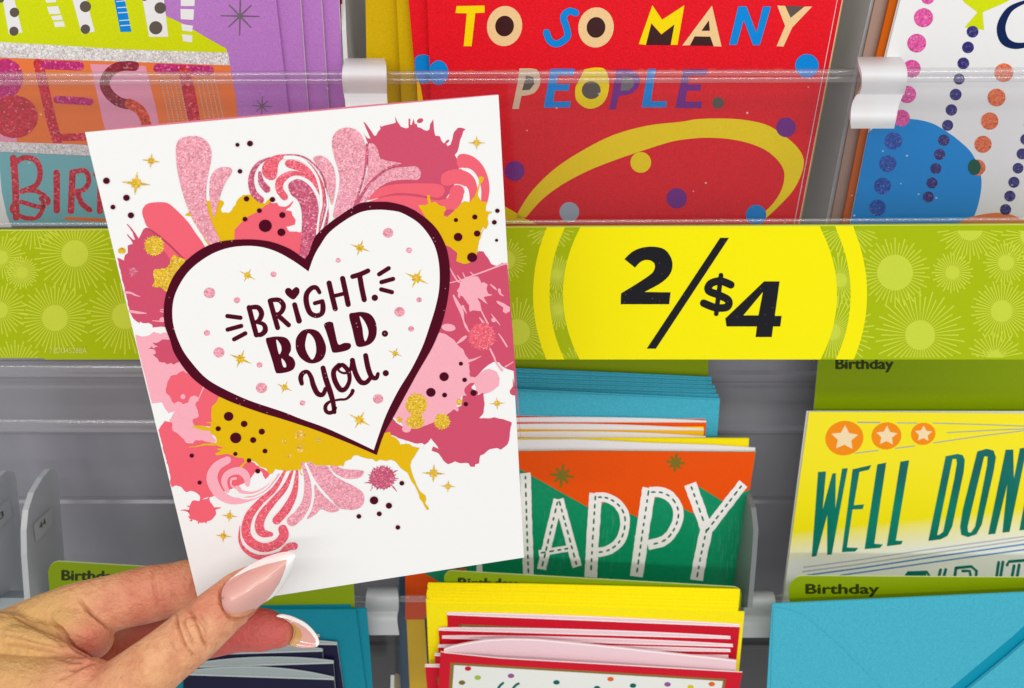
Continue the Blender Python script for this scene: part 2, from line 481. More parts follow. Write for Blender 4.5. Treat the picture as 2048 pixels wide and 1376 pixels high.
# price strip -----------------------------------------------------------------
SGN = tilt(0.4300, 0.764)
sgn = thing('price_strip', 'long lime green price strip with sunbursts and yellow circle reading 2/$4', 'price sign', SGN.px(1400, 585))
SG_G = paper('strip_green', (172, 192, 0), 0.45)
SG_L = paper('strip_sunburst', (206, 220, 66), 0.45)
SG_Y = paper('strip_yellow', (255, 244, 0), 0.42, 0, 900, .14, .01)
SG_K = foil('price_black', (18, 18, 26), 0.45, 0.0, speck=.16, spec=.25)
TOP = lambda x: 459.6 - 0.0060 * x
sheet('strip', SG_G, sgn, SGN, [(-90, TOP(-90)), (1020, 453.2), (2140, 447.5), (2140, 719), (90, 719), (88, 716.5), (-90, 716)], 0.0006)
prnt('strip_edge', paper('strip_edge', (226, 232, 120), .4), sgn, SGN, [[(-90, TOP(-90)), (1020, 453.2), (2140, 447.5), (2140, 449), (1020, 454.6), (-90, TOP(-90) + 1.6)]], 8)
def clipseg(x0, y0, x1, y1, lo, hi):
    if y0 < lo and y1 < lo or y0 > hi and y1 > hi: return None
    def cl(xa, ya, xb, yb):
        if ya < lo: t = (lo - ya) / (yb - ya); return xa + (xb - xa) * t, lo
        if ya > hi: t = (hi - ya) / (yb - ya); return xa + (xb - xa) * t, hi
        return xa, ya
    a = cl(x0, y0, x1, y1); b = cl(x1, y1, x0, y0); return a, b
bursts = [(150, 507, 27, 82), (110, 636, 26, 72), (250, 632, 26, 78), (2, 515, 14, 50), (44, 545, 12, 34), (0, 620, 16, 56), (30, 742, 14, 62), (66, 440, 10, 60),
          (1034, 664, 26, 70), (1010, 520, 20, 44), (1100, 455, 14, 48), (1114, 548, 10, 38), (1116, 620, 8, 40), (1160, 740, 14, 50),
          (1665, 663, 16, 84), (1840, 670, 30, 90), (1790, 545, 36, 70), (2003, 622, 22, 62), (1990, 716, 16, 56), (1905, 545, 14, 42), (2012, 525, 16, 46),
          (1940, 455, 26, 66), (1695, 450, 18, 66), (1680, 560, 14, 56), (2060, 470, 20, 58), (1985, 740, 20, 44), (1400, 440, 20, 20), (640, 560, 24, 70), (820, 640, 26, 80), (500, 640, 26, 70), (420, 510, 22, 60)]
for bi, (cx, cy, r0, r1) in enumerate(bursts):
    mb = MB(); n = 44 if r1 > 60 else 34; rn = random.Random(bi)
    for i in range(n):
        a = 2 * math.pi * i / n; rr = r1 * (1.0 if i % 2 else 0.86)
        sgm = clipseg(cx + math.cos(a) * r0 * .8, cy + math.sin(a) * r0 * .8, cx + math.cos(a) * rr, cy + math.sin(a) * rr, 461, 715)
        if sgm and math.hypot(sgm[0][0] - sgm[1][0], sgm[0][1] - sgm[1][1]) > 3:
            mb.stroke(SGN, [sgm[0], sgm[1]], [1.6, 3.0], (1 + bi * .02) * LAY, False, False)
    core = [(x, min(715, max(461, y))) for x, y in circ(cx, cy, r0 * 1.0, n=24)]
    if max(p[1] for p in core) - min(p[1] for p in core) > 4: mb.poly(SGN, core, (1.6 + bi * .02) * LAY)
    mb.build('sunburst', SG_L, sgn)
CX, CY = 1400, 588
def arcx(Rr, y, s): return CX + s * math.sqrt(max(0, Rr * Rr - (y - CY) ** 2))
ysn = [454.5 + (715 - 454.5) * i / 30 for i in range(31)]; ysn = [y if i else 454.8 for i, y in enumerate(ysn)]; ysn[-1] = 718.7
def band(Ra, Rb, s): return [(arcx(Ra, y, s), y - (0 if i else (arcx(Ra, y, s) - 1020) * .0052)) for i, y in enumerate(ysn)] + [(arcx(Rb, y, s), y - (0 if i != 30 else (arcx(Rb, y, s) - 1020) * .0052)) for i, y in enumerate(ysn[::-1])]
for sd in (-1, 1): prnt('yellow_ring', SG_Y, sgn, SGN, [band(334, 301, sd)], 3)
mb = MB(); mb.poly(SGN, [(arcx(274, y, -1), y - (0 if i else .8)) for i, y in enumerate(ysn)] + [(arcx(274, y, 1), y - (0 if i != 30 else 3.4)) for i, y in enumerate(ysn[::-1])], 3 * LAY)
mb.build('yellow_disc', SG_Y, sgn)
two = catmull(Z('E 728 228 772 186 830 161 900 155 965 172 1003 225 1008 280 985 330 930 375 845 420'), 3) + Z('E 998 422 990 492 706 492 708 430') + catmull(Z('E 715 424 800 372 880 318 903 288 905 258 885 238 852 233 820 246 790 278'), 3)
prnt('price_figure', SG_K, sgn, SGN, [two], 5)
prnt('price_figure', SG_K, sgn, SGN, [Z('E 1288 103 1340 103 912 752 858 752')], 5)
strk('price_figure', SG_K, sgn, SGN, [('E 1350 378 1290 356 1232 372 1220 412 1280 438 1335 468 1328 508 1262 512 1192 486', 15.5), ('E 1293 322 1265 548', 9.5)], 5)
mb = MB(); mb.poly(SGN, Z('E 1545 358 1636 358 1608 560 1648 560 1640 622 1598 622 1590 684 1495 684 1503 622 1325 622 1318 575'), 5 * LAY, [Z('E 1538 420 1424 557 1512 557')]); mb.build('price_figure', SG_K, sgn)
mb = MB(); text(mb, SGN, '71DU4528BA', (99, 706), (174, 706), (0, -11), 4 * LAY); mb.build('strip_code', paper('code_print', (216, 222, 120)), sgn)

# ------------------------------------------------------------------ upper row, left: purple birthday cards
PU = UP(0.446)
pc = thing('greeting_card', 'purple card with lime cake, BEST in glitter letters and silver stars, upper left', 'greeting card', PU.px(300, 220), 'cards in the upper rack row')
sheet('front_panel', PURP, pc, PU, [(-260, -160), (532, -160), (552, 0), (578, 226), (605, 452), (-200, 452)], 0.0004)
sheet('back_panel', WHITE, pc, PU, [(-260, -160), (531, -160), (551, 0), (577, 226), (604, 452), (-200, 452)], 0.0003, -0.0009)
prnt('cake_print', LIME, pc, PU, [Z('A -30 -60 940 -60 965 60 975 95 1090 148 1200 215 1325 285 1330 308 700 288 0 250 -30 250')], 1)
for i, p in enumerate(['A 10 -40 75 -40 132 190 52 200', 'A 415 -40 495 -40 555 185 478 195', 'A 828 -40 955 -40 985 215 873 215']):
    prnt('candle', WHITE, pc, PU, [Z(p)], 2)
prnt('candle', BLUE, pc, PU, [Z('A 662 -40 722 -40 770 185 705 187')], 2)
strk('candle_tick', WHITE, pc, PU, [('A %d %d %d %d' % (680 + d * .18, d, 735 + d * .2, d - 4), 1.6) for d in (8, 45, 75, 120, 150)], 3)
for q_ in [Z('A 262 -10 322 -12 330 12 272 16'), Z('A 275 40 340 35 355 80 290 82'), Z('A 300 95 360 88 368 115 308 118'), Z('A 315 128 372 124 382 155 322 158'),
     Z('A 1058 -10 1140 -10 1138 35 1058 35'), Z('A 1056 52 1136 54 1132 116 1058 112'), Z('A 1062 140 1130 150 1124 186 1066 178'), Z('A 1064 200 1126 206 1124 248 1072 240')]: prnt('candle_rung', WHITE, pc, PU, [q_], 2)
for x, y, r in ((5, -5, 20), (85, 72, 28), (82, 182, 27), (500, 38, 33), (500, 170, 28), (845, -15, 20), (938, 46, 34), (912, 162, 39)):
    prnt('foil_dot', GREYF, pc, PU, [circ(x / 2.926, y / 2.926, r / 2.926, r / 2.926)], 3)
def asterisk(root, plane, cx, cy, r, mat, lay, n=4, wd=3.2, ang=0.1, name='foil_star'):
    mb = MB()
    for i in range(n):
        a = ang + math.pi * i / n; k = 1.0 if i % 2 == 0 else .82
        mb.stroke(plane, [(cx - math.cos(a) * r * k, cy - math.sin(a) * r * k), (cx, cy), (cx + math.cos(a) * r * k, cy + math.sin(a) * r * k)], [wd * .6, wd, wd * .6], lay * LAY + i * 3e-6, False)
    mb.build(name, mat, root)
asterisk(pc, PU, 480, 32, 38, SILV, 3, 4, 3.6, 0.02)
asterisk(pc, PU, 524, 212, 19, SILV, 3, 4, 2.2, 0.05)
prnt('glitter_band', G_WHITE, pc, PU, [Z('A -60 242 300 262 700 288 1335 308 1347 382 900 366 400 350 -60 334')], 3)
prnt('cake_layer', ORNG, pc, PU, [Z('A -60 335 400 351 900 367 1347 383 1362 470 1380 560 1392 690 1420 900 900 870 400 842 -60 828')], 1)
prnt('cake_stripe', PINKP, pc, PU, [Z('A 528 374 700 380 852 386 880 500 915 640 935 745 920 860 640 850 600 700 570 560')], 2)
prnt('cake_stripe', PINKP, pc, PU, [Z('A -60 360 20 362 60 500 80 640 100 830 -60 826')], 2)
prnt('letter_b', G_MAG, pc, PU, [circ(10, 157, 36, 40, rot=.2)], 3)
prnt('letter_b', G_RED, pc, PU, [circ(28, 233, 48, 43, rot=.1)], 4)
strk('letter_e', G_RED, pc, PU, [('A 225 372 268 560 300 700 335 820', 20), ('A 335 805 500 800', 15)], 3)
strk('letter_e', G_MAG, pc, PU, [('A 265 378 465 386', 18), ('A 335 582 525 594', 15)], 4)
strk('letter_s', G_DRED, pc, PU, [('A 785 386 705 388 640 425 612 490 640 550 690 592 745 610', 20)], 3)
strk('letter_s', G_ORG, pc, PU, [('A 758 606 815 640 850 700 862 780', 20)], 4)
strk('letter_t', G_MAG, pc, PU, [('A 925 400 1225 412', 19)], 3)
strk('letter_t', G_RED, pc, PU, [('A 1078 425 1110 560 1140 740', 25)], 4)
mb = MB(); rn = random.Random(4)
for col in list(range(5)) + list(range(8, 13)):
    for row in range(22):
        x = 940 + col * 26.5 + row * 3.2; y = 452 + row * 15.5
        mb.poly(PU, circ(x / 2.926, y / 2.926, 1.7, n=8), 5 * LAY)
mb.build('rhinestone_pattern', foil('rhinestone', (236, 214, 196), .2, .7), pc)
prnt('glitter_band', G_WHITE, pc, PU, [Z('A -60 826 400 842 900 870 1400 900 1420 960 900 930 400 905 -60 884')], 4)
prnt('cake_layer', TEAL, pc, PU, [Z('A -10 888 400 907 900 932 1400 962 1450 1320 70 1318 40 1260 10 1120')], 2)
prnt('cake_side', WHITE, pc, PU, [Z('A -120 880 -10 888 10 1120 40 1260 70 1330 -120 1330')], 2)
strk('letter_b', G_RED, pc, PU, [('A 78 925 90 1060 95 1270', 14), ('A 75 970 130 925 205 935 235 1000 215 1080 130 1120', 11), ('A 130 1115 220 1120 285 1175 230 1210 110 1180 70 1230 150 1275 225 1265 255 1200 240 1160', 9)], 3)
strk('letter_i', G_RED, pc, PU, [('A 332 1010 332 1230', 13)], 3)
strk('letter_r', G_RED, pc, PU, [('A 425 1010 415 1235', 13), ('A 430 1005 500 1000 520 1060 490 1110 440 1120', 10), ('A 450 1120 480 1190 525 1228', 11)], 3)
strk('letter_t', G_RED, pc, PU, [('A 590 1020 585 1235', 12), ('A 560 1020 680 1020', 10)], 3)
strk('cake_line', ORNG, pc, PU, [('A 390 1278 520 1284 700 1292', 7)], 3)
for i, (x0, x1, x2, ly, lab) in enumerate([
        (600, 616, 640, 0, 'second purple card of the left stack, just right of the front card'),
        (642, 657, 680, 0, 'third purple card of the left stack, its white folded edge showing'),
        (677, 690, 712, 0, 'rearmost purple card of the left stack, next to the pale rack divider')]):
    pl = UP(0.4475 + 0.0022 * i)
    t = thing('greeting_card', lab, 'greeting card', pl.px(x1 - 8, 200), 'cards in the upper rack row')
    sheet('front_panel', PURP, t, pl, [(-240, -160), (x0 - 14, -160), (x0, 0), (x1, 226), (x2, 452), (-200, 452)], 0.0004, mside=paper('lilac_edge', (222, 176, 226)))
    sheet('back_panel', WHITE, t, pl, [(-240, -160), (x0 - 14, -160), (x0 + 1, 0), (x1 + 1, 226), (x2 + 1, 452), (-200, 452)], 0.0003, -0.0009)
pl = UP(0.4565)
t = sheet('envelope', paper('maroon_envelope', (150, 20, 60)), None, pl, [(-200, -160), (670, -160), (684, 0), (697, 226), (718, 452), (-200, 452)], 0.0008)
tag(t, 'dark red envelope behind the purple cards, a thin strip beside the divider', 'envelope')

# ------------------------------------------------------------------ upper row, middle: red cards
def red_card(c, corners, lab):
    pl = UP(c)
    t = thing('greeting_card', lab, 'greeting card', pl.px(1250, 200), 'cards in the upper rack row')
    sheet('front_panel', RED, t, pl, corners, 0.0004, mside=paper('red_edge', (240, 90, 90)))
    sheet('back_panel', WHITE, t, pl, [(x + (3 if x > 1200 else 0), y) for x, y in corners], 0.0003, -0.0010)
    return t, pl
rc, RC = red_card(0.446, [(846, -160), (1708, -160), (1674, 0), (1587, 452), (872, 452), (862, 200), (854, 0)], 'red card reading TO SO MANY PEOPLE with yellow oval, front of the middle stack')
r2, RC2 = red_card(0.4495, [(806, -160), (1718, -160), (1684, 0), (1596, 452), (848, 452), (835, 205), (817, 0)], 'second red card of the middle stack, its blue dot showing left of the front card')
prnt('printed_dot', BLUE, r2, RC2, [Z('B 437 340 460 322 495 318 530 330 550 360 550 410 525 480 480 490 440 470')], 1)
prnt('printed_oval', YELL, r2, RC2, [Z('B 447 440 470 500 488 600 520 760 490 760 455 600')], 1)
prnt('printed_oval', YELL, r2, RC2, [Z('b 180 770 196 780 160 930 140 1000')], 1)
def D(name, m, z, x, y, r, lay=2, ry=None):
    o = ZN[z]; prnt(name, m, rc, RC, [circ(o[0] + x / o[2], o[1] + y / o[2], r / o[2], (ry or r) / o[2])], lay)
D('printed_dot', BLUE, 'B', 577, 425, 58, 2, 72)
for m, z, x, y, r in ((BLUE, 'C', 778, 385, 70), (PURD, 'B', 1022, 1000, 59), (PURD, 'B', 1970, 1160, 60), (PURD, 'C', 655, 745, 58), (YELL, 'B', 1760, 950, 61),
                      (BLUE, 'C', 480, 1258, 60), (paper('grey_dot', (172, 186, 200)), 'B', 1342, 1240, 58), (GREYF, 'C', 258, 602, 35)):
    D('printed_dot' if m is not GREYF else 'foil_dot', m, z, x, y, r)
oval = catmull(Z('B 1028 1280 1055 1220 1130 1110 1260 985 1420 880 1600 790 1800 735 2000 712 C 130 698 250 693 400 700 540 730 640 790 720 860 758 930 748 1010 700 1110 620 1200 540 1275'), 4)
ovin = catmull(Z('C 530 1240 580 1190 625 1120 645 1050 640 990 600 930 530 875 430 835 310 812 170 806 30 820 B 1900 840 1760 885 1600 940 1450 1000 1300 1080 1180 1170 1090 1270'), 4)
prnt('printed_oval', YELL, rc, RC, [oval + ovin], 1)
prnt('printed_oval', YELL, rc, RC, [Z('B 960 1205 1030 1245 1075 1275 1150 1310 900 1310 900 1180')], 1)
prnt('lettering', YELL, rc, RC, [Z('B 682 35 846 32 846 74 792 76 770 270 724 270 742 78 676 76')], 3)
def ring(z, cx, cy, rx, ry, ix, iy, m, rot=0.15, inner=BLACKF, root=None, pl=None):
    o = ZN[z]; root = root or rc; pl = pl or RC
    C_ = (o[0] + cx / o[2], o[1] + cy / o[2]); mb = MB()
    mb.poly(pl, circ(*C_, rx / o[2], ry / o[2], 28, rot), 3 * LAY, [circ(*C_, ix / o[2], iy / o[2], 28, rot)])
    mb.build('lettering', m, root)
    if inner: prnt('foil_fill', inner, root, pl, [circ(*C_, ix / o[2], iy / o[2], 28, rot)], 3)
ring('B', 963, 152, 103, 118, 55, 61, TAN)
ring('B', 1498, 160, 104, 118, 55, 61, TAN)
strk('lettering', BLUE, rc, RC, [('B 1380 75 1340 65 1308 100 1325 160 1330 215 1275 255 1230 240 1208 190', 14)], 3)
prnt('lettering', YELL, rc, RC, [Z('B 1828 30 1885 115 2015 30 1975 262 1935 262 1957 142 1880 200 1822 135 1790 262 1748 258')], 3)
prnt('foil_fill', BLACKF, rc, RC, [Z('B 1822 138 1880 203 1957 144 1936 264 1790 263')], 2)
mb = MB(); mb.poly(RC, Z('C 222 32 278 272 232 270 212 214 120 212 94 264 48 266'), 3 * LAY, [Z('C 204 118 210 180 160 180')]); mb.build('lettering', TAN, rc)
prnt('foil_fill', BLACKF, rc, RC, [Z('C 204 118 210 180 160 180'), Z('C 212 214 230 268 92 266 122 213')], 3)
prnt('lettering', BLUE, rc, RC, [Z('C 376 36 424 36 482 190 520 38 568 38 502 264 462 264 408 118 368 262 322 262')], 3)
prnt('lettering', TAN, rc, RC, [Z('C 604 32 650 34 682 104 764 38 808 38 692 160 640 272 600 270 650 152')], 3)
prnt('foil_fill', GREYF, rc, RC, [Z('C 654 34 762 36 682 104')], 3)
# PEOPLE, half behind the acrylic rim
PT = paper('tan_grey', (226, 200, 165))
mb = MB(); mb.poly(RC, catmull(Z('B 1082 400 1150 405 1172 450 1168 500 1135 545 1078 560'), 2) + Z('B 1062 560 1046 637 1008 637 1040 480 1050 400'), 3 * LAY, [Z('B 1090 440 1130 450 1138 490 1110 525 1065 528')]); mb.build('lettering', PT, rc)
prnt('foil_fill', GREYF, rc, RC, [Z('B 1090 440 1130 450 1138 490 1110 525 1065 528')], 3)
prnt('lettering', BLUE, rc, RC, [Z('B 1232 402 1375 402 1368 440 1275 440 1268 492 1345 492 1338 530 1258 530 1248 595 1350 592 1345 628 1192 630')], 3)
mb = MB(); mb.poly(RC, catmull(Z('B 1430 405 1500 395 1555 410 1575 500 1550 590 1490 632 1430 628 1380 580 1378 510'), 3), 3 * LAY, [circ(680 + 1470 / 2.926, 527 / 2.926, 19, 18)]); mb.build('lettering', YELL, rc)
prnt('foil_fill', GREYF, rc, RC, [circ(680 + 1470 / 2.926, 527 / 2.926, 19, 18)], 3)
mb = MB(); mb.poly(RC, catmull(Z('B 1650 405 1710 410 1752 450 1748 505 1705 548 1640 560'), 2) + Z('B 1632 560 1612 640 1575 640 1606 480 1618 404'), 3 * LAY, [Z('B 1655 440 1715 452 1720 500 1690 528 1640 530')]); mb.build('lettering', PURD, rc)
prnt('foil_fill', SILV, rc, RC, [Z('B 1655 440 1715 452 1720 500 1690 528 1640 530')], 3)
prnt('lettering', BLUE, rc, RC, [Z('B 1802 402 1848 402 1820 592 1912 592 1908 628 1765 628')], 3)
prnt('lettering', PURD, rc, RC, [Z('C 55 404 195 404 190 440 92 440 82 494 160 494 155 530 76 530 66 594 165 594 160 632 8 632 35 500')], 3)
for i, (xa, xb, xc, c) in enumerate(((793, 803, 812, 0.4535), (731, 734, 740, 0.4575))):
    pl = UP(c)
    t = thing('envelope', ['mustard yellow envelope directly behind the red cards', 'wider mustard yellow envelope at the back of the middle stack'][i], 'envelope', pl.px(xa + 20, 80), 'mustard envelopes behind the red cards')
    sheet('envelope_sheet', YELP, t, pl, [(xa - 8, -160), (1715 + i * 8, -160), (1681 + i * 6, 0), (1596 + i * 4, 452), (xc, 452), (xb, 205), (xa, 0)], 0.001)

# ------------------------------------------------------------------ upper row, right: white balloon card
WC = UP(0.447)
wc = thing('greeting_card', 'white card with a big blue balloon and strings of coloured dots, upper right', 'greeting card', WC.px(1900, 250), 'cards in the upper rack row')
sheet('front_panel', WHITE, wc, WC, [(1838, -160), (2500, -160), (2420, 452), (1701, 452), (1762, 155), (1801, 0)], 0.0004)
sheet('back_panel', WHITE, wc, WC, [(1836, -160), (2500, -160), (2420, 452), (1700, 452), (1760, 155), (1799, 0)], 0.0003, -0.0009)
prnt('balloon', SKYB, wc, WC, [catmull(Z('C 1135 780 1200 725 1300 700 1400 697 1520 725 1640 800'), 4) + catmull(Z('C 1640 800 1730 880 1780 970 1800 1070 1780 1200 1735 1315'), 4)[1:] + Z('C 1030 1318')], 1)
prnt('balloon', LIME, wc, WC, [Z('C 1640 -60 1700 15 1775 72 1700 160 1815 175 1806 72 1950 10 2060 -70')], 1)
prnt('balloon', ORNG, wc, WC, [catmull(Z('C 1640 1318 1720 1275 1830 1250 1920 1245 2000 1265 2100 1318'), 3)], 2)
for m, pts in ((G_PINKD, '1485 -15 40 1460 103 57 1420 252 56 1390 402 54 1365 552 52 1330 690 50'),
               (G_BLUED, '1283 825 52 1251 957 51 1220 1088 50 1191 1215 49'),
               (G_NAVY, '1747 185 35 1720 277 35 1693 370 35 1668 462 33 1648 553 35 1623 643 34 1601 733 33 1578 820 34 1554 903 33 1532 986 33 1509 1070 33 1488 1152 33 2060 815 34 2037 900 33 2013 984 32 1989 1066 33 1965 1147 33 1940 1226 33 2082 730 34'),
               (G_ORD, '1930 425 56 1887 570 53 1847 708 52 1808 844 51 1775 980 48')):
    v = list(map(float, pts.split()))
    for i in range(0, len(v), 3):
        prnt('glitter_dot', m, wc, WC, [circ(1348 + v[i] / 2.926, v[i + 1] / 2.926, v[i + 2] / 2.926, v[i + 2] / 2.926 * .98, 20, -.5)], 3)
prnt('glitter_dot', GRDOT, wc, WC, [circ(1348 + 1757 / 2.926, 978 / 2.926, 13, 16)], 4)
strk('lettering', NAVY, wc, WC, [('C 2110 0 2040 15 1960 60 1915 150 1930 230 1985 265 2060 262 2120 240', [4, 7, 12, 17, 18, 14, 10, 6])], 3)
for i, (dx, c, m, lab) in enumerate(((-20, 0.4495, BROWN, 'orange brown envelope showing left of the white balloon card'), (-46, 0.4525, paper('taupe_envelope', (170, 140, 125)), 'taupe envelope behind the orange brown one at upper right'))):
    pl = UP(c)
    t = sheet('envelope', m, None, pl, [(1838 + dx * 1.2, -160), (2500, -160), (2420, 452), (1701 + dx * .9, 452), (1762 + dx, 155), (1801 + dx * 1.1, 0)], 0.0012)
    tag(t, lab, 'envelope')

# ------------------------------------------------------------------ fins between the pockets and clips on the lips
def fin(X, pts, lab, mat, group, thick=0.0016, name='rack_divider'):
    """upright plate standing square to the rack at sideways position X"""
    P = []
    for x, y in pts:
        z = X * F / (x - 1024); P.append(cp(x, y, z))
    cen = sum(P, Vector((0, 0, 0))) / len(P)
    t = thing(name, lab, 'divider', cen, group)
    mb = MB(); d = Vector((thick / 2, 0, 0))
    tr = tessellate_polygon([[Vector((p.y, p.z, 0)) for p in P]])
    n = len(P); mb.v = [p + d for p in P] + [p - d for p in P]
    for a in tr: mb.f.append(list(a)); mb.f.append([i + n for i in a][::-1]); mb.mi += [0, 0]
    for i in range(n): mb.f.append([i, (i + 1) % n, (i + 1) % n + n, i + n]); mb.mi.append(0)
    o = mb.build('divider_plate', mat, t)
    weld(o)
    return t
GD = 'pocket dividers of the rack'
fin(-0.0615, [(684, -60), (728, -60), (738, 60), (742, 175), (694, 178), (688, 60)], 'pale frosted divider between the purple and the red cards', FROST, GD)
fin(0.131, [(1760, -70), (1690, -70), (1660, 90), (1590, 470), (1650, 470), (1712, 150), (1742, 20)], 'frosted divider between the red cards and the white balloon card', FROST, GD)
f44 = fin(-0.245, [(95, 938), (80, 955), (62, 985), (51, 1020), (47, 1060), (48, 1110), (55, 1205), (128, 1205), (122, 1100), (113, 990), (108, 945), (104, 940)], 'grey divider with the number 44 on its label', FROSTD, GD, .003)
f43 = fin(-0.2665, [(8, 941), (-8, 955), (-30, 990), (-40, 1060), (-34, 1205), (52, 1205), (40, 1080), (27, 960), (22, 944)], 'grey divider at the left edge, its label ending in 3', FROSTD, GD, .003)
fin(0.1235, [(1484, 975), (1496, 985), (1507, 1015), (1512, 1060), (1508, 1120), (1500, 1215), (1466, 1215), (1474, 1100)], 'translucent divider behind the right edge of the HAPPY card', FROSTG, GD, .0025)
fin(-0.067, [(785, 1350), (790, 1346), (797, 1350), (800, 1400), (784, 1400)], 'small pale divider tip low between the teal envelopes and the red cards', FROSTD, GD, .002)
def finlabel(root, X, quad, s, b0, b1, up):
    off = 0.0022 if X < 0 else -.0022
    mb = MB(); mb.face([cp(x, y, (X + off) * F / (x - 1024)) for x, y in quad])
    o = mb.build('number_label', paper('label_white', (196, 204, 204), .5), root)
    V, Fc = glyphs(s); x0 = min(v[0] for v in V); x1 = max(v[0] for v in V); mb = MB()
    for (x, y) in V:
        u = (x - x0) / (x1 - x0); v = y / .7
        px = b0[0] + (b1[0] - b0[0]) * u + up[0] * v; py = b0[1] + (b1[1] - b0[1]) * u + up[1] * v
        mb.v.append(cp(px, py, (X + off * 1.05) * F / (px - 1024)))
    mb.f = [list(f) for f in Fc]; mb.mi = [0] * len(Fc)
    nb_ = mb.build('number', paper('label_black', (30, 32, 34), .5), root); nb_.parent = o
finlabel(f44, -0.245, [(67, 1049), (103, 1015), (106, 1048), (72, 1084)], '44', (79.5, 1060), (92, 1048), (-1.5, -13))
finlabel(f43, -0.2665, [(-22, 1034), (18, 996), (26, 1030), (-14, 1068)], '3', (0, 1040), (8, 1033), (-1.5, -13))
LEDGE = plastic('pale_ledge', (150, 160, 166), .4)
mb = MB(); q = [cp(-80, 1183, .535), cp(48, 1181, .535), cp(56, 1196, .52), (cp(52, 1240, .515)), cp(-80, 1240, .515), cp(-80, 1196, .52)]
mb.face([q[0], q[1], q[2], q[5]]); mb.face([q[5], q[2], q[3], q[4]])
o = mb.build('rack_ledge', LEDGE); tag(o, 'pale plastic ledge at the left edge under the dividers', 'ledge')

def clip(lab, rows, mat=FROST, thick=0.0014):
    """bent plastic clip: rows of (left px, right px, y, depth)"""
    cm = cp((rows[0][0] + rows[0][1]) / 2, rows[len(rows) // 2][2], rows[len(rows) // 2][3])
    t = thing('rack_clip', lab, 'clip', cm, 'plastic clips on the rack lips')
    q = catmull([tuple(r) for r in rows], 5)
    A = []
    for i, r in enumerate(q):
        l = cp(r[0], r[2], r[3]); rr = cp(r[1], r[2], r[3]); A.append((l, rr))
    nrm = []
    for i in range(len(A)):
        a = A[max(0, i - 1)][0]; b = A[min(len(A) - 1, i + 1)][0]
        d = b - a; d.x = 0; n = Vector((0, -d.z, d.y)).normalized()
        if n.z > 0 and i > 4: pass
        nrm.append(n)
    mb = MB(); n = len(A); k = 8
    for s, sg in ((0, 0), (1, -1)):
        for i in range(n):
            l, r = A[i]
            for j in range(k + 1):
                mb.v.append(l.lerp(r, j / k) + nrm[i] * (thick * sg))
    W = k + 1
    for s in range(2):
        for i in range(n - 1):
            for j in range(k):
                a = s * n * W + i * W + j; f = [a, a + 1, a + W + 1, a + W]
                mb.f.append(f if s else f[::-1]); mb.mi.append(0)
    for i in range(n - 1):
        for j in (0, k):
            a = i * W + j; mb.f.append([a, a + W, n * W + a + W, n * W + a]); mb.mi.append(0)
    for i in (0, n - 1):
        for j in range(k):
            a = i * W + j; mb.f.append([a, a + 1, n * W + a + 1, n * W + a]); mb.mi.append(0)
    o = mb.build('clip_body', mat, t, False)
    import bmesh
    bm = bmesh.new(); bm.from_mesh(o.data); bmesh.ops.recalc_face_normals(bm, faces=bm.faces); bm.to_mesh(o.data); bm.free()
    o.data.polygons.foreach_set('use_smooth', [True] * len(o.data.polygons))
    me = o.data
    try: me.set_sharp_from_angle(angle=R(40))
    except Exception: pass
    return t
clip('bent frosted clip on the upper lip between the purple and the red cards',
     [(692, 768, 124, .378), (690, 770, 127, .362), (687, 773, 138, .3535), (685, 774, 152, .352), (686, 774, 168, .355), (688, 774, 184, .3595), (690, 775, 200, .359), (693, 776, 222, .357), (698, 776, 262, .362)])
clip('bent frosted clip on the upper lip at upper right, beside the balloon card',
     [(1716, 1796, 121, .378), (1714, 1802, 124, .362), (1716, 1809, 136, .3525), (1721, 1812, 152, .350), (1722, 1811, 168, .353), (1716, 1806, 186, .358), (1707, 1801, 202, .357), (1701, 1795, 218, .354), (1699, 1790, 235, .353), (1701, 1787, 251, .356)])
LC = clip('grey clip on the lower lip beside the teal envelopes',
     [(738, 793, 1177, .566), (736, 794, 1180, .548), (733, 797, 1192, .542), (731, 798, 1206, .543), (732, 797, 1220, .549), (735, 795, 1238, .548), (739, 799, 1268, .549)], FROSTD)
clip('grey clip on the lower lip between the red cards and the blue envelope',
     [(1494, 1540, 1184, .566), (1490, 1545, 1187, .548), (1488, 1549, 1198, .542), (1487, 1551, 1212, .543), (1485, 1550, 1228, .549), (1483, 1546, 1248, .548), (1481, 1543, 1273, .549)], FROSTD)
# ------------------------------------------------------------------ middle row: HAPPY card and its stack
LO = lambda c: tilt(c, 0.566)
ENVB = paper('turquoise_envelope', (70, 178, 202), 0.6, 0.45, 1300)
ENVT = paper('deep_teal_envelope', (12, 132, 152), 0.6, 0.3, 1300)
GDIV = paper('green_divider_card', (134, 158, 0), 0.5, 0.1)
ORED = paper('orange_red_print', (244, 84, 0), 0.5, 0.12)
GRN = paper('green_print', (0, 146, 98), 0.5, 0.0, 400, .3, .08)
GRN2 = paper('green_print_light', (70, 176, 136), 0.6)
OLIVE = foil('olive_foil', (140, 122, 24), 0.35, 0.4)
INK = paper('sign_ink', (30, 34, 20), 0.5)
INKB = paper('divider_ink', (44, 56, 10), 0.5)
def divider_card(lab, plane, pts, txt=None, group='green divider cards reading Birthday', back=0.0007):
    t = thing('divider_card', lab, 'divider card', plane.px(*pts[len(pts) // 2]), group)
    sheet('card_sheet', GDIV, t, plane, pts, back, mside=paper('green_edge', (196, 216, 150)))
    if txt:
        mb = MB()
        text(mb, plane, 'Birthday', txt[0], txt[1], txt[2], LAY, 1.5)
        mb.build('lettering', INKB, t)
    return t
P_ = LO(0.5030)
divider_card('green divider card behind the turquoise envelopes, just under the price strip', P_, [(880, 640), (1417, 640), (1416, 752), (1400, 1100), (900, 1100)])
P_ = LO(0.4965)
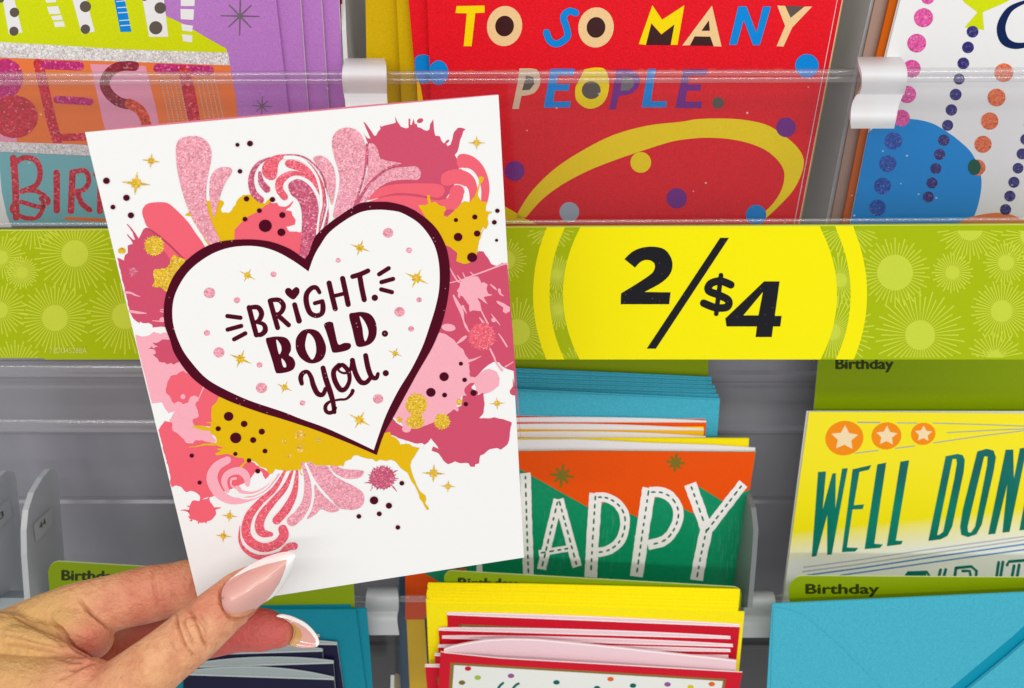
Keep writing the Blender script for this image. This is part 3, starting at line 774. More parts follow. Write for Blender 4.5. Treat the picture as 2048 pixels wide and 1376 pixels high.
divider_card('green divider card behind the WELL DONE card, its word Birthday cut by the price strip', P_, [(1640, 690), (1642, 660), (2200, 660), (2160, 1180), (1575, 1180), (1627, 823), (1637, 716)],
             ((1672, 737.5), (1786, 737.5), (0, -21)))
# turquoise envelopes
edges = [(1423, 754, .5010), (1423.5, 763, .5000), (1430, 771, .4990), (1432, 779, .4980), (1437, 788.5, .4968), (1440, 797, .4950)]
for i, (xr, yr, c) in enumerate(edges):
    pl = LO(c); yl = [737, 747, 757, 765, 775, 778][i]
    t = thing('envelope', ['rearmost', 'second', 'third', 'fourth', 'fifth', 'frontmost'][i] + ' turquoise envelope under the price strip, counted from the back', 'envelope', pl.px(1300, yr), 'turquoise envelopes behind the HAPPY cards')
    sheet('envelope_sheet', ENVB, t, pl, [(860, yl - 6), (1040, yl), (1240, (yl + yr) / 2), (xr, yr), (xr - 18, yr + 240), (880, yr + 260)], 0.0005)
    sheet('envelope_flap', ENVB, t, pl, [(868, yl - 3.5), (1040, yl + 3), (1240, (yl + yr) / 2 + 3), (xr - 5, yr + 3), (1180, yr + 150)], 0.0002, 0.0003)
def bowcard(plane, x0, y0, x1, y1, bow, body_pts, front, inside, lab, group, root_px, rim=None, front_th=.0003, gap=.00045, name='greeting_card', frontmat2=None):
    """folded card seen from above: a back panel that bows up behind the front panel"""
    t = thing(name, lab, 'greeting card', plane.px(*root_px), group)
    n = 14; topb = []
    for i in range(n + 1):
        u = i / n; topb.append((x0 + (x1 - x0) * u, y0 + (y1 - y0) * u - bow * (math.sin(math.pi * min(1, u * 1.02)) ** .7 if u < .99 else 0.02) - 2.2))
    sheet('back_panel', inside, t, plane, topb + body_pts, front_th, -gap)
    sheet('front_panel', front, t, plane, [(x0, y0), (x1, y1)] + body_pts, front_th, 0.0, mside=EDGEW)
    if rim:
        mb = MB()
        for a, b in zip(topb[:-1], topb[1:]): mb.face([plane.px(a[0], a[1], -gap + LAY), plane.px(a[0], a[1] + 1.7, -gap + LAY), plane.px(b[0], b[1] + 1.7, -gap + LAY), plane.px(b[0], b[1], -gap + LAY)])
        mb.build('paper_rim', rim, t)
        mb = MB(); mb.face([plane.px(x0, y0, LAY), plane.px(x0, y0 + 2, LAY), plane.px(x1, y1 + 2, LAY), plane.px(x1, y1, LAY)]); mb.build('paper_rim', rim, t)
    return t
for i, (xl, yl, xr, yr, bow, c) in enumerate(((900, 823, 1411, 838, 3, .4945), (900, 838, 1413, 845, 7, .4930), (900, 851, 1408, 861, 8, .4915), (900, 868, 1412, 876, 9, .4900))):
    pl = LO(c)
    t = bowcard(pl, xl, yl + 6, xr, yr, bow, [(xr - 30, 1120), (910, 1120)], [ORED, ORED, paper('amber_print', (250, 190, 20)), ORED][i], EDGEW,
            ['rearmost', 'second', 'third', 'fourth'][i] + ' of the folded orange cards behind the HAPPY card, counted from the back', 'folded cards behind the HAPPY card', (1300, yr))
    sheet('envelope_strip', YELP if i % 2 == 0 else YENV, t, pl, [(xl, yl + 13), (xr - 6, yr + 8), (xr - 30, 1100), (910, 1100)], .0003, .0004) if i != 0 else None
pl = LO(.4880)
t = sheet('envelope', YENV, None, pl, [(800, 878), (1300, 877), (1498, 877), (1494, 960), (1470, 1180), (820, 1200)], .0008)
tag(t, 'bright yellow envelope directly behind the HAPPY card', 'envelope')
HP = LO(0.485)
body = [(1500, 975), (1470, 1182), (1462, 1236), (816, 1238), (811, 1150), (796, 893)][:]
hc = thing('greeting_card', 'HAPPY card with stitched white letters on orange and green, right of the held card', 'greeting card', HP.px(1250, 1040))
bk = [(796, 889), (950, 884), (1150, 882), (1300, 889), (1420, 893), (1512, 899), (1462, 1236), (816, 1238)]
sheet('back_panel', EDGEW, hc, HP, bk, .0005, -.0014)
sheet('front_panel', GRN, hc, HP, [(796, 904), (1150, 900), (1512, 903), (1500, 975), (1470, 1182), (1462, 1236), (816, 1238), (811, 1150)], .0005, mside=EDGEW)
prnt('printed_orange', ORED, hc, HP, [[(797, 905), (1150, 901), (1511, 904)] + Z('e 1918 340 1760 395 1690 438 1465 300 1440 540 1415 532 1120 380 1040 615 965 575 680 440 600 520 540 490 50 215') + [(1000, 915), (900, 960), (800, 1000)]], 1)
prnt('printed_orange', ORED, hc, HP, [Z('W 700 160 905 140 1090 250 900 640 700 640'), Z('W 1160 110 1350 90 1360 125 1160 128')], 1)
rn = random.Random(8)
mb = MB()
for i in range(90):
    x = rn.choice((rn.uniform(1090, 1130), rn.uniform(1205, 1240), rn.uniform(1385, 1480), rn.uniform(1430, 1480))); y = rn.uniform(1020, 1130)
    mb.stroke(HP, [(x, y), (x - rn.uniform(1, 3), y + rn.uniform(12, 34))], [.5, rn.uniform(.8, 1.8), .5], 1.2 * LAY + i * 2e-7, False, False)
mb.build('printed_brushmark', GRN2, hc)
prnt('foil_star', OLIVE, hc, HP, [], 2) if False else None
asterisk(hc, HP, 1124, 951, 22, OLIVE, 3, 4, 8.0, 0.12)
asterisk(hc, HP, 1351, 925, 16.5, OLIVE, 3, 4, 8.0, 0.12)
def stitched(segs, name='lettering'):
    """hand cut letter strokes with square ends and a running stitch"""
    mb = MB(); dm = MB(); rj = random.Random(len(segs))
    for i, (s, wd, smooth) in enumerate(segs):
        pts = Z(s); q = catmull(pts, 8) if smooth and len(pts) > 2 else pts
        L = [0]
        for a, b in zip(q[:-1], q[1:]): L.append(L[-1] + math.hypot(b[0] - a[0], b[1] - a[1]))
        def at(d):
            d = min(d, L[-1]); k = min(max(0, int(np.searchsorted(L, d)) - 1), len(q) - 2)
            u = (d - L[k]) / (L[k + 1] - L[k] + 1e-9); return (q[k][0] + (q[k + 1][0] - q[k][0]) * u, q[k][1] + (q[k + 1][1] - q[k][1]) * u)
        n = max(3, int(L[-1] / 7)); P = [at(L[-1] * j / n) for j in range(n + 1)]
        P = [(x + rj.uniform(-.35, .35), y + rj.uniform(-.3, .3)) for x, y in P]
        mb.stroke(HP, P, [wd / 4.267 * (1 + rj.uniform(-.045, .045)) for _ in P], 3 * LAY + i * 3e-6, False, False)
        d = rj.uniform(3, 6)
        while d + 8 < L[-1] - 1:
            l_ = rj.uniform(7, 11); dm.stroke(HP, [at(d), at(d + l_ / 2), at(d + l_)], [2.6, 3.6, 2.8], 5 * LAY, False, False); d += l_ + rj.uniform(5, 8)
    mb.build(name, WPR, hc); dm.build('stitch_mark', paper('stitch_green', (0, 100, 68)), hc)
WPR = paper('letter_white', (252, 248, 244), 0.5)
stitched([('e 3 195 14 600 30 1080', 92, 0)])
strk('lettering', WPR, hc, HP, [('H 690 640 755 620 758 700', 13)], 3, False)
stitched([('e 283 420 140 1018', 78, 0), ('e 288 418 445 995', 82, 0), ('e 118 880 375 838', 52, 0)])
stitched([('e 602 370 575 800 560 1085', 106, 0), ('e 600 402 700 408 800 470 852 570 842 700 790 800 700 858 610 872', 82, 1)])
stitched([('e 1058 325 1000 720 950 1078', 112, 0), ('e 1060 358 1180 365 1270 430 1310 540 1275 670 1190 770 1050 812', 88, 1)])
stitched([('e 1410 288 1545 665', 104, 0), ('e 1862 285 1550 690', 88, 0), ('e 1555 650 1500 900 1463 1110', 108, 0)])

# ------------------------------------------------------------------ middle row, right: WELL DONE card
WD = LO(0.487)
wd = thing('greeting_card', 'yellow card reading WELL DONE YOU DID IT with three orange star discs, right edge', 'greeting card', WD.px(1850, 980))
YG, tYG, bYG = nt('yellow_fading_print')
bYG.inputs['Roughness'].default_value = .45
tc = tYG.nodes.new('ShaderNodeTexCoord'); sp = tYG.nodes.new('ShaderNodeSeparateXYZ'); link(tYG, tc.outputs['Object'], sp.inputs[0])
cr = tYG.nodes.new('ShaderNodeValToRGB'); mr = tYG.nodes.new('ShaderNodeMapRange')
def wz(x, y): return ((CM @ WD.px(x, y)) - Vector(wd['_o']))
za, zb = wz(1700, 1180), wz(1700, 1080)
# the printed fade runs along a line slightly tilted on the card
ux = tYG.nodes.new('ShaderNodeMath'); ux.operation = 'MULTIPLY_ADD'; ux.inputs[1].default_value = -0.13
link(tYG, sp.outputs['X'], ux.inputs[0]); link(tYG, sp.outputs['Z'], ux.inputs[2])
ref = wz(1600, 1125); rf0 = ref.z - .13 * ref.x; ref = wz(1600, 1062); rf1 = ref.z - .13 * ref.x
mr.inputs['From Min'].default_value = rf0; mr.inputs['From Max'].default_value = rf1
link(tYG, ux.outputs[0], mr.inputs['Value']); link(tYG, mr.outputs[0], cr.inputs[0])
cr.color_ramp.elements[0].color = rgb((254, 254, 252)); cr.color_ramp.elements[1].color = rgb((255, 238, 8))
link(tYG, cr.outputs[0], bYG.inputs['Base Color'])
sheet('back_panel', WHITE, wd, WD, [(1615, 826), (2200, 827), (2150, 1240), (1560, 1240)], .0005, -.0016)
sheet('front_panel', YG, wd, WD, [(1618, 824), (1800, 825), (2200, 829), (2150, 1240), (1560, 1240), (1568, 1185)], .0006, mside=paper('cream_edge', (250, 246, 190)))
DISC = paper('orange_disc', (252, 146, 20)); STARC = paper('cream_star', (252, 226, 180)); GLN = paper('grey_line', (158, 170, 178))
def star5(cx, cy, r, rot=0.0, k=.5, sq=.92):
    return [(cx + math.sin(rot + i * math.pi / 5) * (r if i % 2 == 0 else r * k), cy - math.cos(rot + i * math.pi / 5) * (r if i % 2 == 0 else r * k) * sq) for i in range(10)]
for x, y, r in ((997, 808, 112), (1243, 795, 88), (1458, 783, 72)):
    c_ = (1348 + x / 2.926, 600 + y / 2.926); rr = r / 2.926
    prnt('printed_disc', DISC, wd, WD, [circ(*c_, rr, rr * .9, 26, -.2)], 2)
    prnt('printed_star', STARC, wd, WD, [star5(c_[0] + .5, c_[1], rr * .74, .04)], 3)
strk('printed_line', GLN, wd, WD, [('F 1075 716 1205 717', 2.6), ('F 1305 719 1425 720', 2), ('F 1515 720 1800 728 2100 740', 2), ('F 1600 776 1850 762 2100 752', 2), ('F 1520 836 1800 795 2100 758', 2), ('F 1295 868 1410 853', 2), ('F 1060 896 1195 880', 2)], 1, False)
TLF, tT, bT = nt('teal_foil')
bT.inputs['Metallic'].default_value = .35; bT.inputs['Roughness'].default_value = .3
nz = tT.nodes.new('ShaderNodeTexNoise'); tcc = tT.nodes.new('ShaderNodeTexCoord'); link(tT, tcc.outputs['Object'], nz.inputs['Vector']); nz.inputs['Scale'].default_value = 14
rr_ = tT.nodes.new('ShaderNodeValToRGB'); link(tT, nz.outputs[0], rr_.inputs[0])
rr_.color_ramp.elements[0].position = .35; rr_.color_ramp.elements[0].color = rgb((0, 104, 100)); rr_.color_ramp.elements[1].position = .62; rr_.color_ramp.elements[1].color = rgb((0, 150, 136))
link(tT, rr_.outputs[0], bT.inputs['Base Color'])
def let(polys, lay=3):
    mb = MB()
    for p in polys:
        if isinstance(p, tuple): mb.poly(WD, Z(p[0]), lay * LAY, [Z(h) for h in p[1:]])
        else: mb.poly(WD, Z(p), lay * LAY)
    mb.build('lettering', TLF, wd)
let(['d 165 200 238 195 207 545 295 215 328 210 323 535 385 170 436 165 290 955 248 958 249 592 150 970 107 976'])
let(['I 1045 95 1155 70 1140 98 1085 110 1052 305 1112 300 1104 328 1045 330 1012 552 1080 555 1060 576 982 580'])
let(['I 1190 66 1242 56 1172 530 1222 535 1205 555 1115 562'])
let(['I 1325 50 1376 42 1298 512 1338 514 1330 534 1245 545'])
let([('I 1590 18 1660 5 1690 12 1702 40 1695 110 1628 430 1600 485 1560 505 1488 514', 'I 1630 35 1652 34 1655 60 1640 150 1575 460 1552 478 1540 480')])
let([('I 1775 -10 1830 -25 1870 -15 1884 25 1870 110 1800 420 1770 475 1720 492 1680 478 1674 430 1690 330', 'I 1815 20 1835 20 1832 70 1762 430 1738 465 1720 462 1718 430')])
let(['d 1880 -3 1950 -5 1955 262 2010 -15 2075 -25 1915 748 1850 755 1896 310 1785 765 1720 772'])
let(['d 2150 -60 2300 -80 2290 -40 2215 -25 2150 380 2230 370 2225 410 2145 420 2095 690 2180 680 2170 715 2005 735'])
BL = paper('blue_line', (96, 146, 214)); GL2 = paper('pale_line', (196, 196, 210))
for s, wdt, m in (('d 35 1072 500 1010 1100 920 2200 770', 2.6, GL2), ('d 25 1112 500 1050 1200 945 2200 800', 3.0, GL2), ('d 60 1145 600 1072 1200 980 2200 840', 3.2, BL), ('d 370 1145 900 1070 1500 985 2200 890', 3.0, BL)):
    strk('printed_line', m, wd, WD, [(s, wdt)], 2, False)
TD = paper('dark_teal_ink', (0, 120, 112))
for s in ('I 1370 700 1480 696 1500 730', 'I 1360 712 1470 712', 'I 1560 684 1545 740', 'I 1590 682 1575 740', 'I 1650 672 1640 740', 'I 1655 672 1740 664 1770 690 1765 740', 'I 1690 690 1730 690 1738 735', 'I 1900 640 1885 740', 'I 1925 638 1908 740', 'I 1950 655 1960 635 2160 620', 'I 1990 660 1975 740', 'I 2020 655 2005 740'):
    strk('lettering', TD, wd, WD, [(s, 6.0)], 2, False)

# ------------------------------------------------------------------ front row: pockets below
FR = lambda c: tilt(c, 0.6)
def rtop(x0, y0, x1, y1, r, bottom=1500, xb0=None, xb1=None):
    a = [(x0, y0 + r * 1.4)] + [(x0 + r * (1 - math.cos(t)), y0 + r * (1 - math.sin(t))) for t in [math.pi / 2 * k / 6 for k in range(0, 7)]][1:]
    a = [(x0 + r * (1 - math.sin(t)) * 1.0, y0 + r * (1 - math.cos(t))) for t in [math.pi / 2 * (1 - k / 7) for k in range(8)]]
    a = [(x0 + r - r * math.sin(t), y0 + r - r * math.cos(t)) for t in [math.pi / 2 * (1 - k / 7) for k in range(8)]]
    b = [(x1 - r + r * math.sin(t), y1 + r - r * math.cos(t)) for t in [math.pi / 2 * (k / 7) for k in range(8)]]
    return a + b + [(xb1 or x1 - 30, bottom), (xb0 or x0 + 30, bottom)]
divider_card('green divider card behind the pile of yellow envelopes, its word Birthday half hidden', FR(.4462), rtop(888, 1142, 1483, 1174, 16), ((917, 1175.5), (1034, 1177), (0, -20)))
divider_card('green divider card reading Birthday between the WELL DONE card and the big blue envelope', FR(.4395), rtop(1577, 1152, 2220, 1156, 30), ((1612, 1187), (1757, 1187), (0, -19)))
divider_card('green divider card with rounded corner above the index finger, word Birthday partly covered', FR(.4425), rtop(96, 1123, 420, 1140, 22), ((124, 1160), (240, 1162), (0, -20)))
divider_card('green divider card below the held card, above the teal envelopes', FR(.4425), [(400, 1150), (706, 1140), (709, 1215), (712, 1500), (420, 1500)])
# yellow envelopes
tops = [(856, 1166, 1480, 1179), (855, 1170, 1480, 1184), (857, 1175, 1479, 1189), (854, 1180, 1479, 1194), (853, 1186, 1478, 1200), (858, 1192, 1477, 1207), (852, 1199, 1476, 1214), (855, 1206, 1489, 1224)]
nm = ['rearmost', 'second', 'third', 'fourth', 'fifth', 'sixth', 'seventh', 'front']
for i, (xl, yl, xr, yr) in enumerate(tops):
    pl = FR(.4448 - .0006 * i)
    t = sheet('envelope', YENV, None, pl, [(xl, yl), (xl + 200, yl + 2 + (i % 3)), (xr - 6, yr - .5), (xr, yr), (xr - 26, 1500), (xl + 14, 1500)], .00055)
    tag(t, nm[i] + ' yellow envelope of the pile behind the red cards, counted from the back', 'envelope', 'yellow envelopes behind the red cards')
t = sheet('envelope', paper('amber_envelope', (255, 206, 0), .6), None, LO(.4915), [(813, 1237), (849, 1237), (864, 1480), (824, 1480)], .0008)
tag(t, 'darker yellow envelope low beside the grey clip, left of the yellow pile', 'envelope')
t = sheet('envelope', paper('slate_blue_envelope', (62, 92, 120), .6), None, LO(.4925), [(798, 1150), (814, 1145), (815, 1237), (828, 1480), (800, 1480)], .0008)
tag(t, 'slate blue envelope edge between the grey clip and the yellow pile', 'envelope')
# red cards
REDC = paper('crimson_print', (206, 14, 40), 0.5); GOLDL = foil('gold_line', (150, 120, 50), .4, .4); OFFW = paper('off_white_print', (232, 234, 228), .5, 0, 900, .3, .01)
reds = [  # x0,y0,x1,y1,bow,c
    (894, 1228, 1480, 1252, 3.5, .4396), (877, 1259, 1461, 1276, 5, .4384), (884, 1275, 1466, 1292, 5, .4372), (876, 1293, 1461, 1302, 3.5, .4360), (869, 1310, 1457, 1314, 1.5, .4349), (850, 1332, 1440, 1347, 5, .4338), (881, 1304, 1485, 1343, 0, .4282)]
nmr = ['rearmost red card of the pile, with a gold line under its red edge', 'second red card of the pile counted from the back', 'third red card of the pile counted from the back', 'fourth red card of the pile counted from the back',
       'fifth red card of the pile, mostly hidden by the front one', 'sixth red card, sticking out to the left of the front card', 'front red bordered card with coloured confetti dots, bottom edge of the photo']
for i, (x0, y0, x1, y1, bow, c) in enumerate(reds):
    pl = FR(c)
    if i < 6:
        t = bowcard(pl, x0, y0, x1, y1, bow, [(x1 - 26, 1500), (x0 + 16, 1500)], REDC, PINKW, nmr[i], 'red bordered cards in the front pile', (x0 + 80, y0 + 20), rim=paper('bright_rim', (255, 246, 248), .6))
        sl = (y1 - y0) / (x1 - x0)
        prnt('gold_border', GOLDL, t, pl, [[(x0 + 24, y0 + 20), (x1 - 20, y1 + 19), (x1 - 24, y1 + 24), (x0 + 26, y0 + 25)], [(x0 + 24, y0 + 20), (x0 + 30, y0 + 20), (x0 + 44, 1480), (x0 + 38, 1480)]], 1)
        prnt('white_field', OFFW, t, pl, [[(x0 + 30, y0 + 25), (x1 - 25, y1 + 24), (x1 - 48, 1480), (x0 + 44, 1480)]], 1)
    else:
        t = thing('greeting_card', nmr[i], 'greeting card', pl.px(1100, 1350), 'red bordered cards in the front pile')
        # back panel bows up and away from the front, leaving an open mouth
        mb = MB(); n = 40; P0 = []; P1 = []
        for k in range(n + 1):
            u = k / n; x = 888 + (1474 - 888) * u
            ytop = float(np.interp(u, [0, .02, .06, .12, .22, .33, .5, .7, .88, 1], [1300, 1297, 1294, 1291.5, 1290, 1293, 1302, 1313, 1322, 1327]))
            g = float(np.interp(u, [0, .05, .15, .3, .6, .9, 1], [.0007, .0018, .0038, .0046, .0042, .003, .002]))
            P0.append(pl.px(x, ytop, -g)); P1.append(pl.px(x - 8 + 0 * u, 1500, -.001))
        for k in range(n):
            mb.face([P0[k], P1[k], P1[k + 1], P0[k + 1]])
        bx = [p - pl.n * .0007 for p in P0]
        for k in range(n): mb.face([P0[k], P0[k + 1], bx[k + 1], bx[k]])
        for k in range(n): mb.face([bx[k], bx[k + 1], P1[k + 1] - pl.n * .0007, P1[k] - pl.n * .0007])
        o = mb.build('back_panel', PINKW, t); weld(o)
        mb = MB(); up_ = (pl.px(1000, 1290) - pl.px(1000, 1293))
        for k in range(n):
            q0, q1 = P0[k] + pl.n * 2 * LAY, P0[k + 1] + pl.n * 2 * LAY; mb.face([q0, q0 - up_ * .8, q1 - up_ * .8, q1])
        mb.build('paper_rim', paper('bright_rim', (255, 246, 248), .6), t)
        fr = [(881, 1304), (890, 1306), (1000, 1317), (1485, 1345), (1450, 1500), (868, 1500)]
        sheet('front_panel', REDC, t, pl, fr, .0007, mside=EDGEW)
        prnt('gold_border', GOLDL, t, pl, [[(901, 1325), (1452, 1358), (1450, 1363), (907, 1330)], [(901, 1325), (908, 1328), (896, 1500), (890, 1500)], [(1452, 1358), (1445, 1363), (1420, 1500), (1426, 1500)]], 1)
        prnt('white_field', OFFW, t, pl, [[(908, 1330), (1446, 1362), (1420, 1500), (896, 1500)]], 2)
        cm = {'r': REDC, 'g': paper('leaf_dot', (160, 190, 60)), 'o': paper('olive_dot', (120, 104, 40)), 'p': paper('plum_dot', (148, 84, 148)), 't': paper('teal_dot', (0, 96, 92)), 'n': paper('orange_dot', (226, 100, 40)), 'y': paper('yellow_dot', (214, 196, 30))}
        for k, x, y in (('r', 936, 1337), ('g', 955.5, 1355), ('o', 924, 1365), ('p', 1022, 1351.5), ('t', 1113, 1364.5), ('n', 1221, 1358), ('t', 1266, 1371), ('p', 1335, 1368.5), ('y', 1381, 1374), ('n', 1423.5, 1368), ('t', 1194, 1376)):
            prnt('confetti_dot', cm[k], t, pl, [circ(x, y, 6.6, 4.6)], 3)
        strk('lettering', cm['t'], t, pl, [([(1006, 1366), (998, 1374), (985, 1400)], 5), ([(1037, 1367), (1028, 1374), (1010, 1402)], 5)], 3)
# big blue envelope
EP = FR(.4325)
ev = thing('envelope', 'big light blue envelope standing at the bottom right corner, front of its pocket', 'envelope', EP.px(1800, 1300))
sheet('envelope_back', ENVB, ev, EP, [(1544, 1210), (1546, 1208.5), (2260, 1176), (2240, 1520), (1533, 1520), (1534, 1376)], .0009)
def crease(name, m, root, plane, path, wd, off): strk(name, m, root, plane, [(path, wd)], off)
sheet('envelope_flap', ENVB, ev, EP, [(1546, 1210), (2260, 1178), (2260, 1190), (2047, 1250), (1900, 1376), (1800, 1480), (1760, 1376)], .00012, .00012) if False else None
# seams: side flap line and the raised bottom flap
prnt('flap_gap_shade', paper('flap_gap_shade', (0, 146, 176), .6), ev, EP, [Z('I 2300 810 2048 1012 1980 1074 1860 1174 1618 1376 1480 1500 1480 1700 2400 1700 2400 750')], 1)  # darker teal paints the raised flap's shadow into the gap
sheet('side_flap', ENVB, ev, EP, Z('I 580 898 650 912 740 938 850 1020 1000 1160 1240 1400 1200 1700 560 1700 565 1375'), .0004, .0004)
sheet('top_flap', ENVB, ev, EP, Z('I 576 899 1400 858 2400 790 2048 1010 1980 1070 1860 1172 1620 1366 1500 1470 1400 1600 1330 1700 700 1700 640 1500 1000 1160 850 1020 740 938 650 912'), .0012, .0018) if False else None
sheet('bottom_flap', ENVB, ev, EP, Z('I 2400 800 2048 1086 1940 1180 1700 1376 1600 1480 1600 1700 2400 1700'), .0016, .0022)
sheet('side_flap', ENVB, ev, EP, Z('I 700 930 1300 1330 1330 1376 1330 1700 1430 1700 1450 1495 1600 1372 1860 1145 1980 1045 2048 982 2300 785 2260 760 1400 800 660 885'), .0006, .0014) if False else None

# teal envelopes and navy cards, bottom left
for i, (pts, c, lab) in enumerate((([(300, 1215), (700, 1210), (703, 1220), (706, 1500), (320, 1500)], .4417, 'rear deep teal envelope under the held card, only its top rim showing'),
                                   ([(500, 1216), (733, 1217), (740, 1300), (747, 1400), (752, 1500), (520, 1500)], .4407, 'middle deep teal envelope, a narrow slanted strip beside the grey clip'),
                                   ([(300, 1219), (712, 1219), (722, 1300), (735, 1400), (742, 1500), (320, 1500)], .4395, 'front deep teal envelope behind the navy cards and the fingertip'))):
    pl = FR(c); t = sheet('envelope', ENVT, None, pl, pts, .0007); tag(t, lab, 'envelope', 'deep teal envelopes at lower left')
NV = paper('navy_cover', (20, 18, 52), .4); GR = paper('grey_inside', (160, 172, 172), .6)
for i, (x0, y0, x1, y1, bow, c, xb) in enumerate(((500, 1268, 639, 1272, 1, .4382, 642), (480, 1286, 674, 1288, 5, .4374, 690), (380, 1309, 645, 1301, 12, .4362, 652), (372, 1334, 667, 1325, 12, .4350, 672), (367, 1348, 668, 1358, 16, .4338, 672))):
    pl = FR(c)
    bowcard(pl, x0, y0, x1, y1, bow, [(xb, 1400), (xb + 4, 1500), (x0 - 4, 1500)], NV, GR, ['rearmost navy card, just a corner beside the nail tip', 'second navy card from the back, reaching furthest right', 'third navy card of the pile counted from the back', 'fourth navy card of the pile, just behind the front one', 'front navy card with pale grey inside, at the bottom edge beside the thumb'][i],
            'navy cards at lower left', (x1 - 60, y1 + 10), rim=paper('grey_rim', (186, 198, 198), .6))
# ------------------------------------------------------------------ the held card
HW = 0.120
_c = [Vector(((x - 1024) / F, -(y - 688) / F, -1)) for x, y in ((170, 265), (997, 190), (1048, 1115), (400, 1215))]
_d = (.786290, .830645, 1.044355, 1.0)
_s = HW / 0.325731
_P = [c * d * _s for c, d in zip(_c, _d)]
_n = (_P[1] - _P[0]).cross(_P[0] - _P[3]).normalized()
if _n.z < 0: _n = -_n
KC = Plane(_n, _P[0])
kc = thing('greeting_card', 'card held in the hand, dark heart reading BRIGHT. BOLD. YOU. among pink and gold splashes', 'greeting card', KC.px(620, 700))
KQ = [(170, 265), (997, 190), (1048, 1115), (400, 1215)]
sheet('front_panel', WHITE, kc, KC, KQ, .0004, mside=EDGEW)
PKE = paper('pink_back_print', (232, 130, 150), .5)
sheet('back_panel', PKE, kc, KC, [(174, 266.5), (250, 256.5), (420, 240), (560, 228.5), (720, 213), (996, 190.5), (1047, 1114), (401, 1214)], .0004, -.0009, mside=PKE)
RO = paper('rose_print', (206, 78, 106)); CO = paper('coral_print', (238, 98, 114)); PI = paper('light_pink_print', (244, 172, 186)); MU = paper('mustard_print', (226, 182, 0)); RD = paper('rose_shade_print', (184, 66, 92))
GP = glitter('pink_glitter', (238, 158, 174), .26, 2300, .80); GR_ = glitter('rose_glitter', (204, 84, 118), .4, 2200, .66); GC = glitter('coral_glitter', (238, 92, 112), .28, 2300, .78); GG = glitter('gold_glitter', (228, 184, 14), .25, 2500, .75)
MF = foil('maroon_foil', (76, 0, 26), .35, .0, speck=.34, spec=.12)
MF2 = foil('maroon_dot_foil', (74, 0, 26), .35, .0, spec=.12)
def K(name, m, polys, lay, smooth=False, rough=0, seed=1, step=4.5):
    out = []
    for i, p in enumerate(polys):
        q = Z(p) if isinstance(p, str) else p
        if smooth: q = catmull(q, 5, True)
        if rough: q = jag(q, rough, step, seed + i)
        out.append(q)
    mb = MB()
    for i, q in enumerate(out): mb.poly(KC, q, lay * LAY + i * 2e-6)
    return mb.build(name, m, kc)
PS = 'paint_splatter'
# left side: light pink field, coral and rose over it
K(PS, PI, ['M 372 1050 440 1068 500 1055 540 1025 600 1045 640 1030 664 1040 900 1376 N 600 400 600 700 700 830 680 850 600 840 520 825 470 855 400 840 350 770 300 740 290 700 270 640 320 560 260 580 230 540 200 480 110 490 @ 303 806 275 694'], 1, rough=.9, seed=5)
K(PS, CO, ['N 400 190 350 215 280 240 250 300 235 360 240 395 270 420 310 490 350 470 380 480 400 510 440 480 470 430 530 430 510 500 520 570 540 610 480 640 500 690 700 700 760 420 560 300'], 2, rough=1.2, seed=2)
K(PS, CO, ['N 225 650 290 662 300 740 350 770 430 850 480 855 520 825 700 850 1000 1000 1100 1080 1200 1120 1150 1185 1110 1110 1060 1110 1000 1200 700 1330 560 1376 Q 500 600 430 632 385 640 390 700 440 760 450 820 400 880 300 905 210 870 175 800 215 690 290 690 290 640 255 610 200 592 165 605 150 600 110 555 60 540 20 560 2 520 @ 340 948 317 860'], 2, rough=1.1, seed=3)
strk('splatter_streak', CO, kc, KC, [('Q 180 790 140 780 108 782', [5, 2.5, 1.5]), ('Q 185 745 165 738', [3, 1]), ('Q 200 860 180 840', [4, 1.5]), ('Q 440 765 495 757', [5, 1.5]), ('Q 210 880 195 885', [4, 1.5]), ('Q 280 900 275 912', [4, 1.5]), ('Q 350 895 352 908', [4, 1.5])], 2)
K(PS, RO, ['M 205 345 265 372 275 322 302 300 300 235 348 218 322 172 292 132 302 130 345 178 370 180 345 110 290 38 300 36 372 122 402 172 430 112 447 80 475 70 560 90 700 200 860 350 690 700 660 1000 640 980 580 980 530 985 525 960 490 942 440 945 412 930 408 945 375 925 350 900 330 860 @ 260 625'], 3, rough=.7, seed=7)
K(PS, RO, ['M 560 1130 620 1095 700 1100 830 1270 780 1295 720 1325 700 1310 660 1322 640 1305 590 1300 575 1270 545 1245 540 1235 560 1222 552 1190 520 1180 485 1180 515 1170 510 1155 540 1178 555 1165 575 1160'], 4, rough=.6, seed=8)
strk('splatter_streak', RO, kc, KC, [('M 560 1140 538 1128', [5, 2]), ('M 570 1250 540 1235', [4, 2])], 4)
strk('splatter_streak', PI, kc, KC, [('M 272 662 330 668 372 688 415 700', [5, 4, 3, 1]), ('M 318 835 400 848 472 855', [5, 5, 1.5]), ('M 640 820 600 822', [3, 1.5]), ('M 640 845 600 838', [3, 1.5]), ('M 530 922 600 928', [1.5, 2.5])], 4)
K('splatter_drop', PI, [circ(325, 639, 6, 5), circ(366, 793, 5, 5)], 4.2)
strk('splatter_streak', PI, kc, KC, [('N 585 335 540 440', [3, 2])], 4.3)
K(PS, PI, ['N 440 480 460 430 500 415 535 430 540 460 500 490 520 530 540 600 480 640 380 620 350 560 380 500'], 4.4, rough=.6)
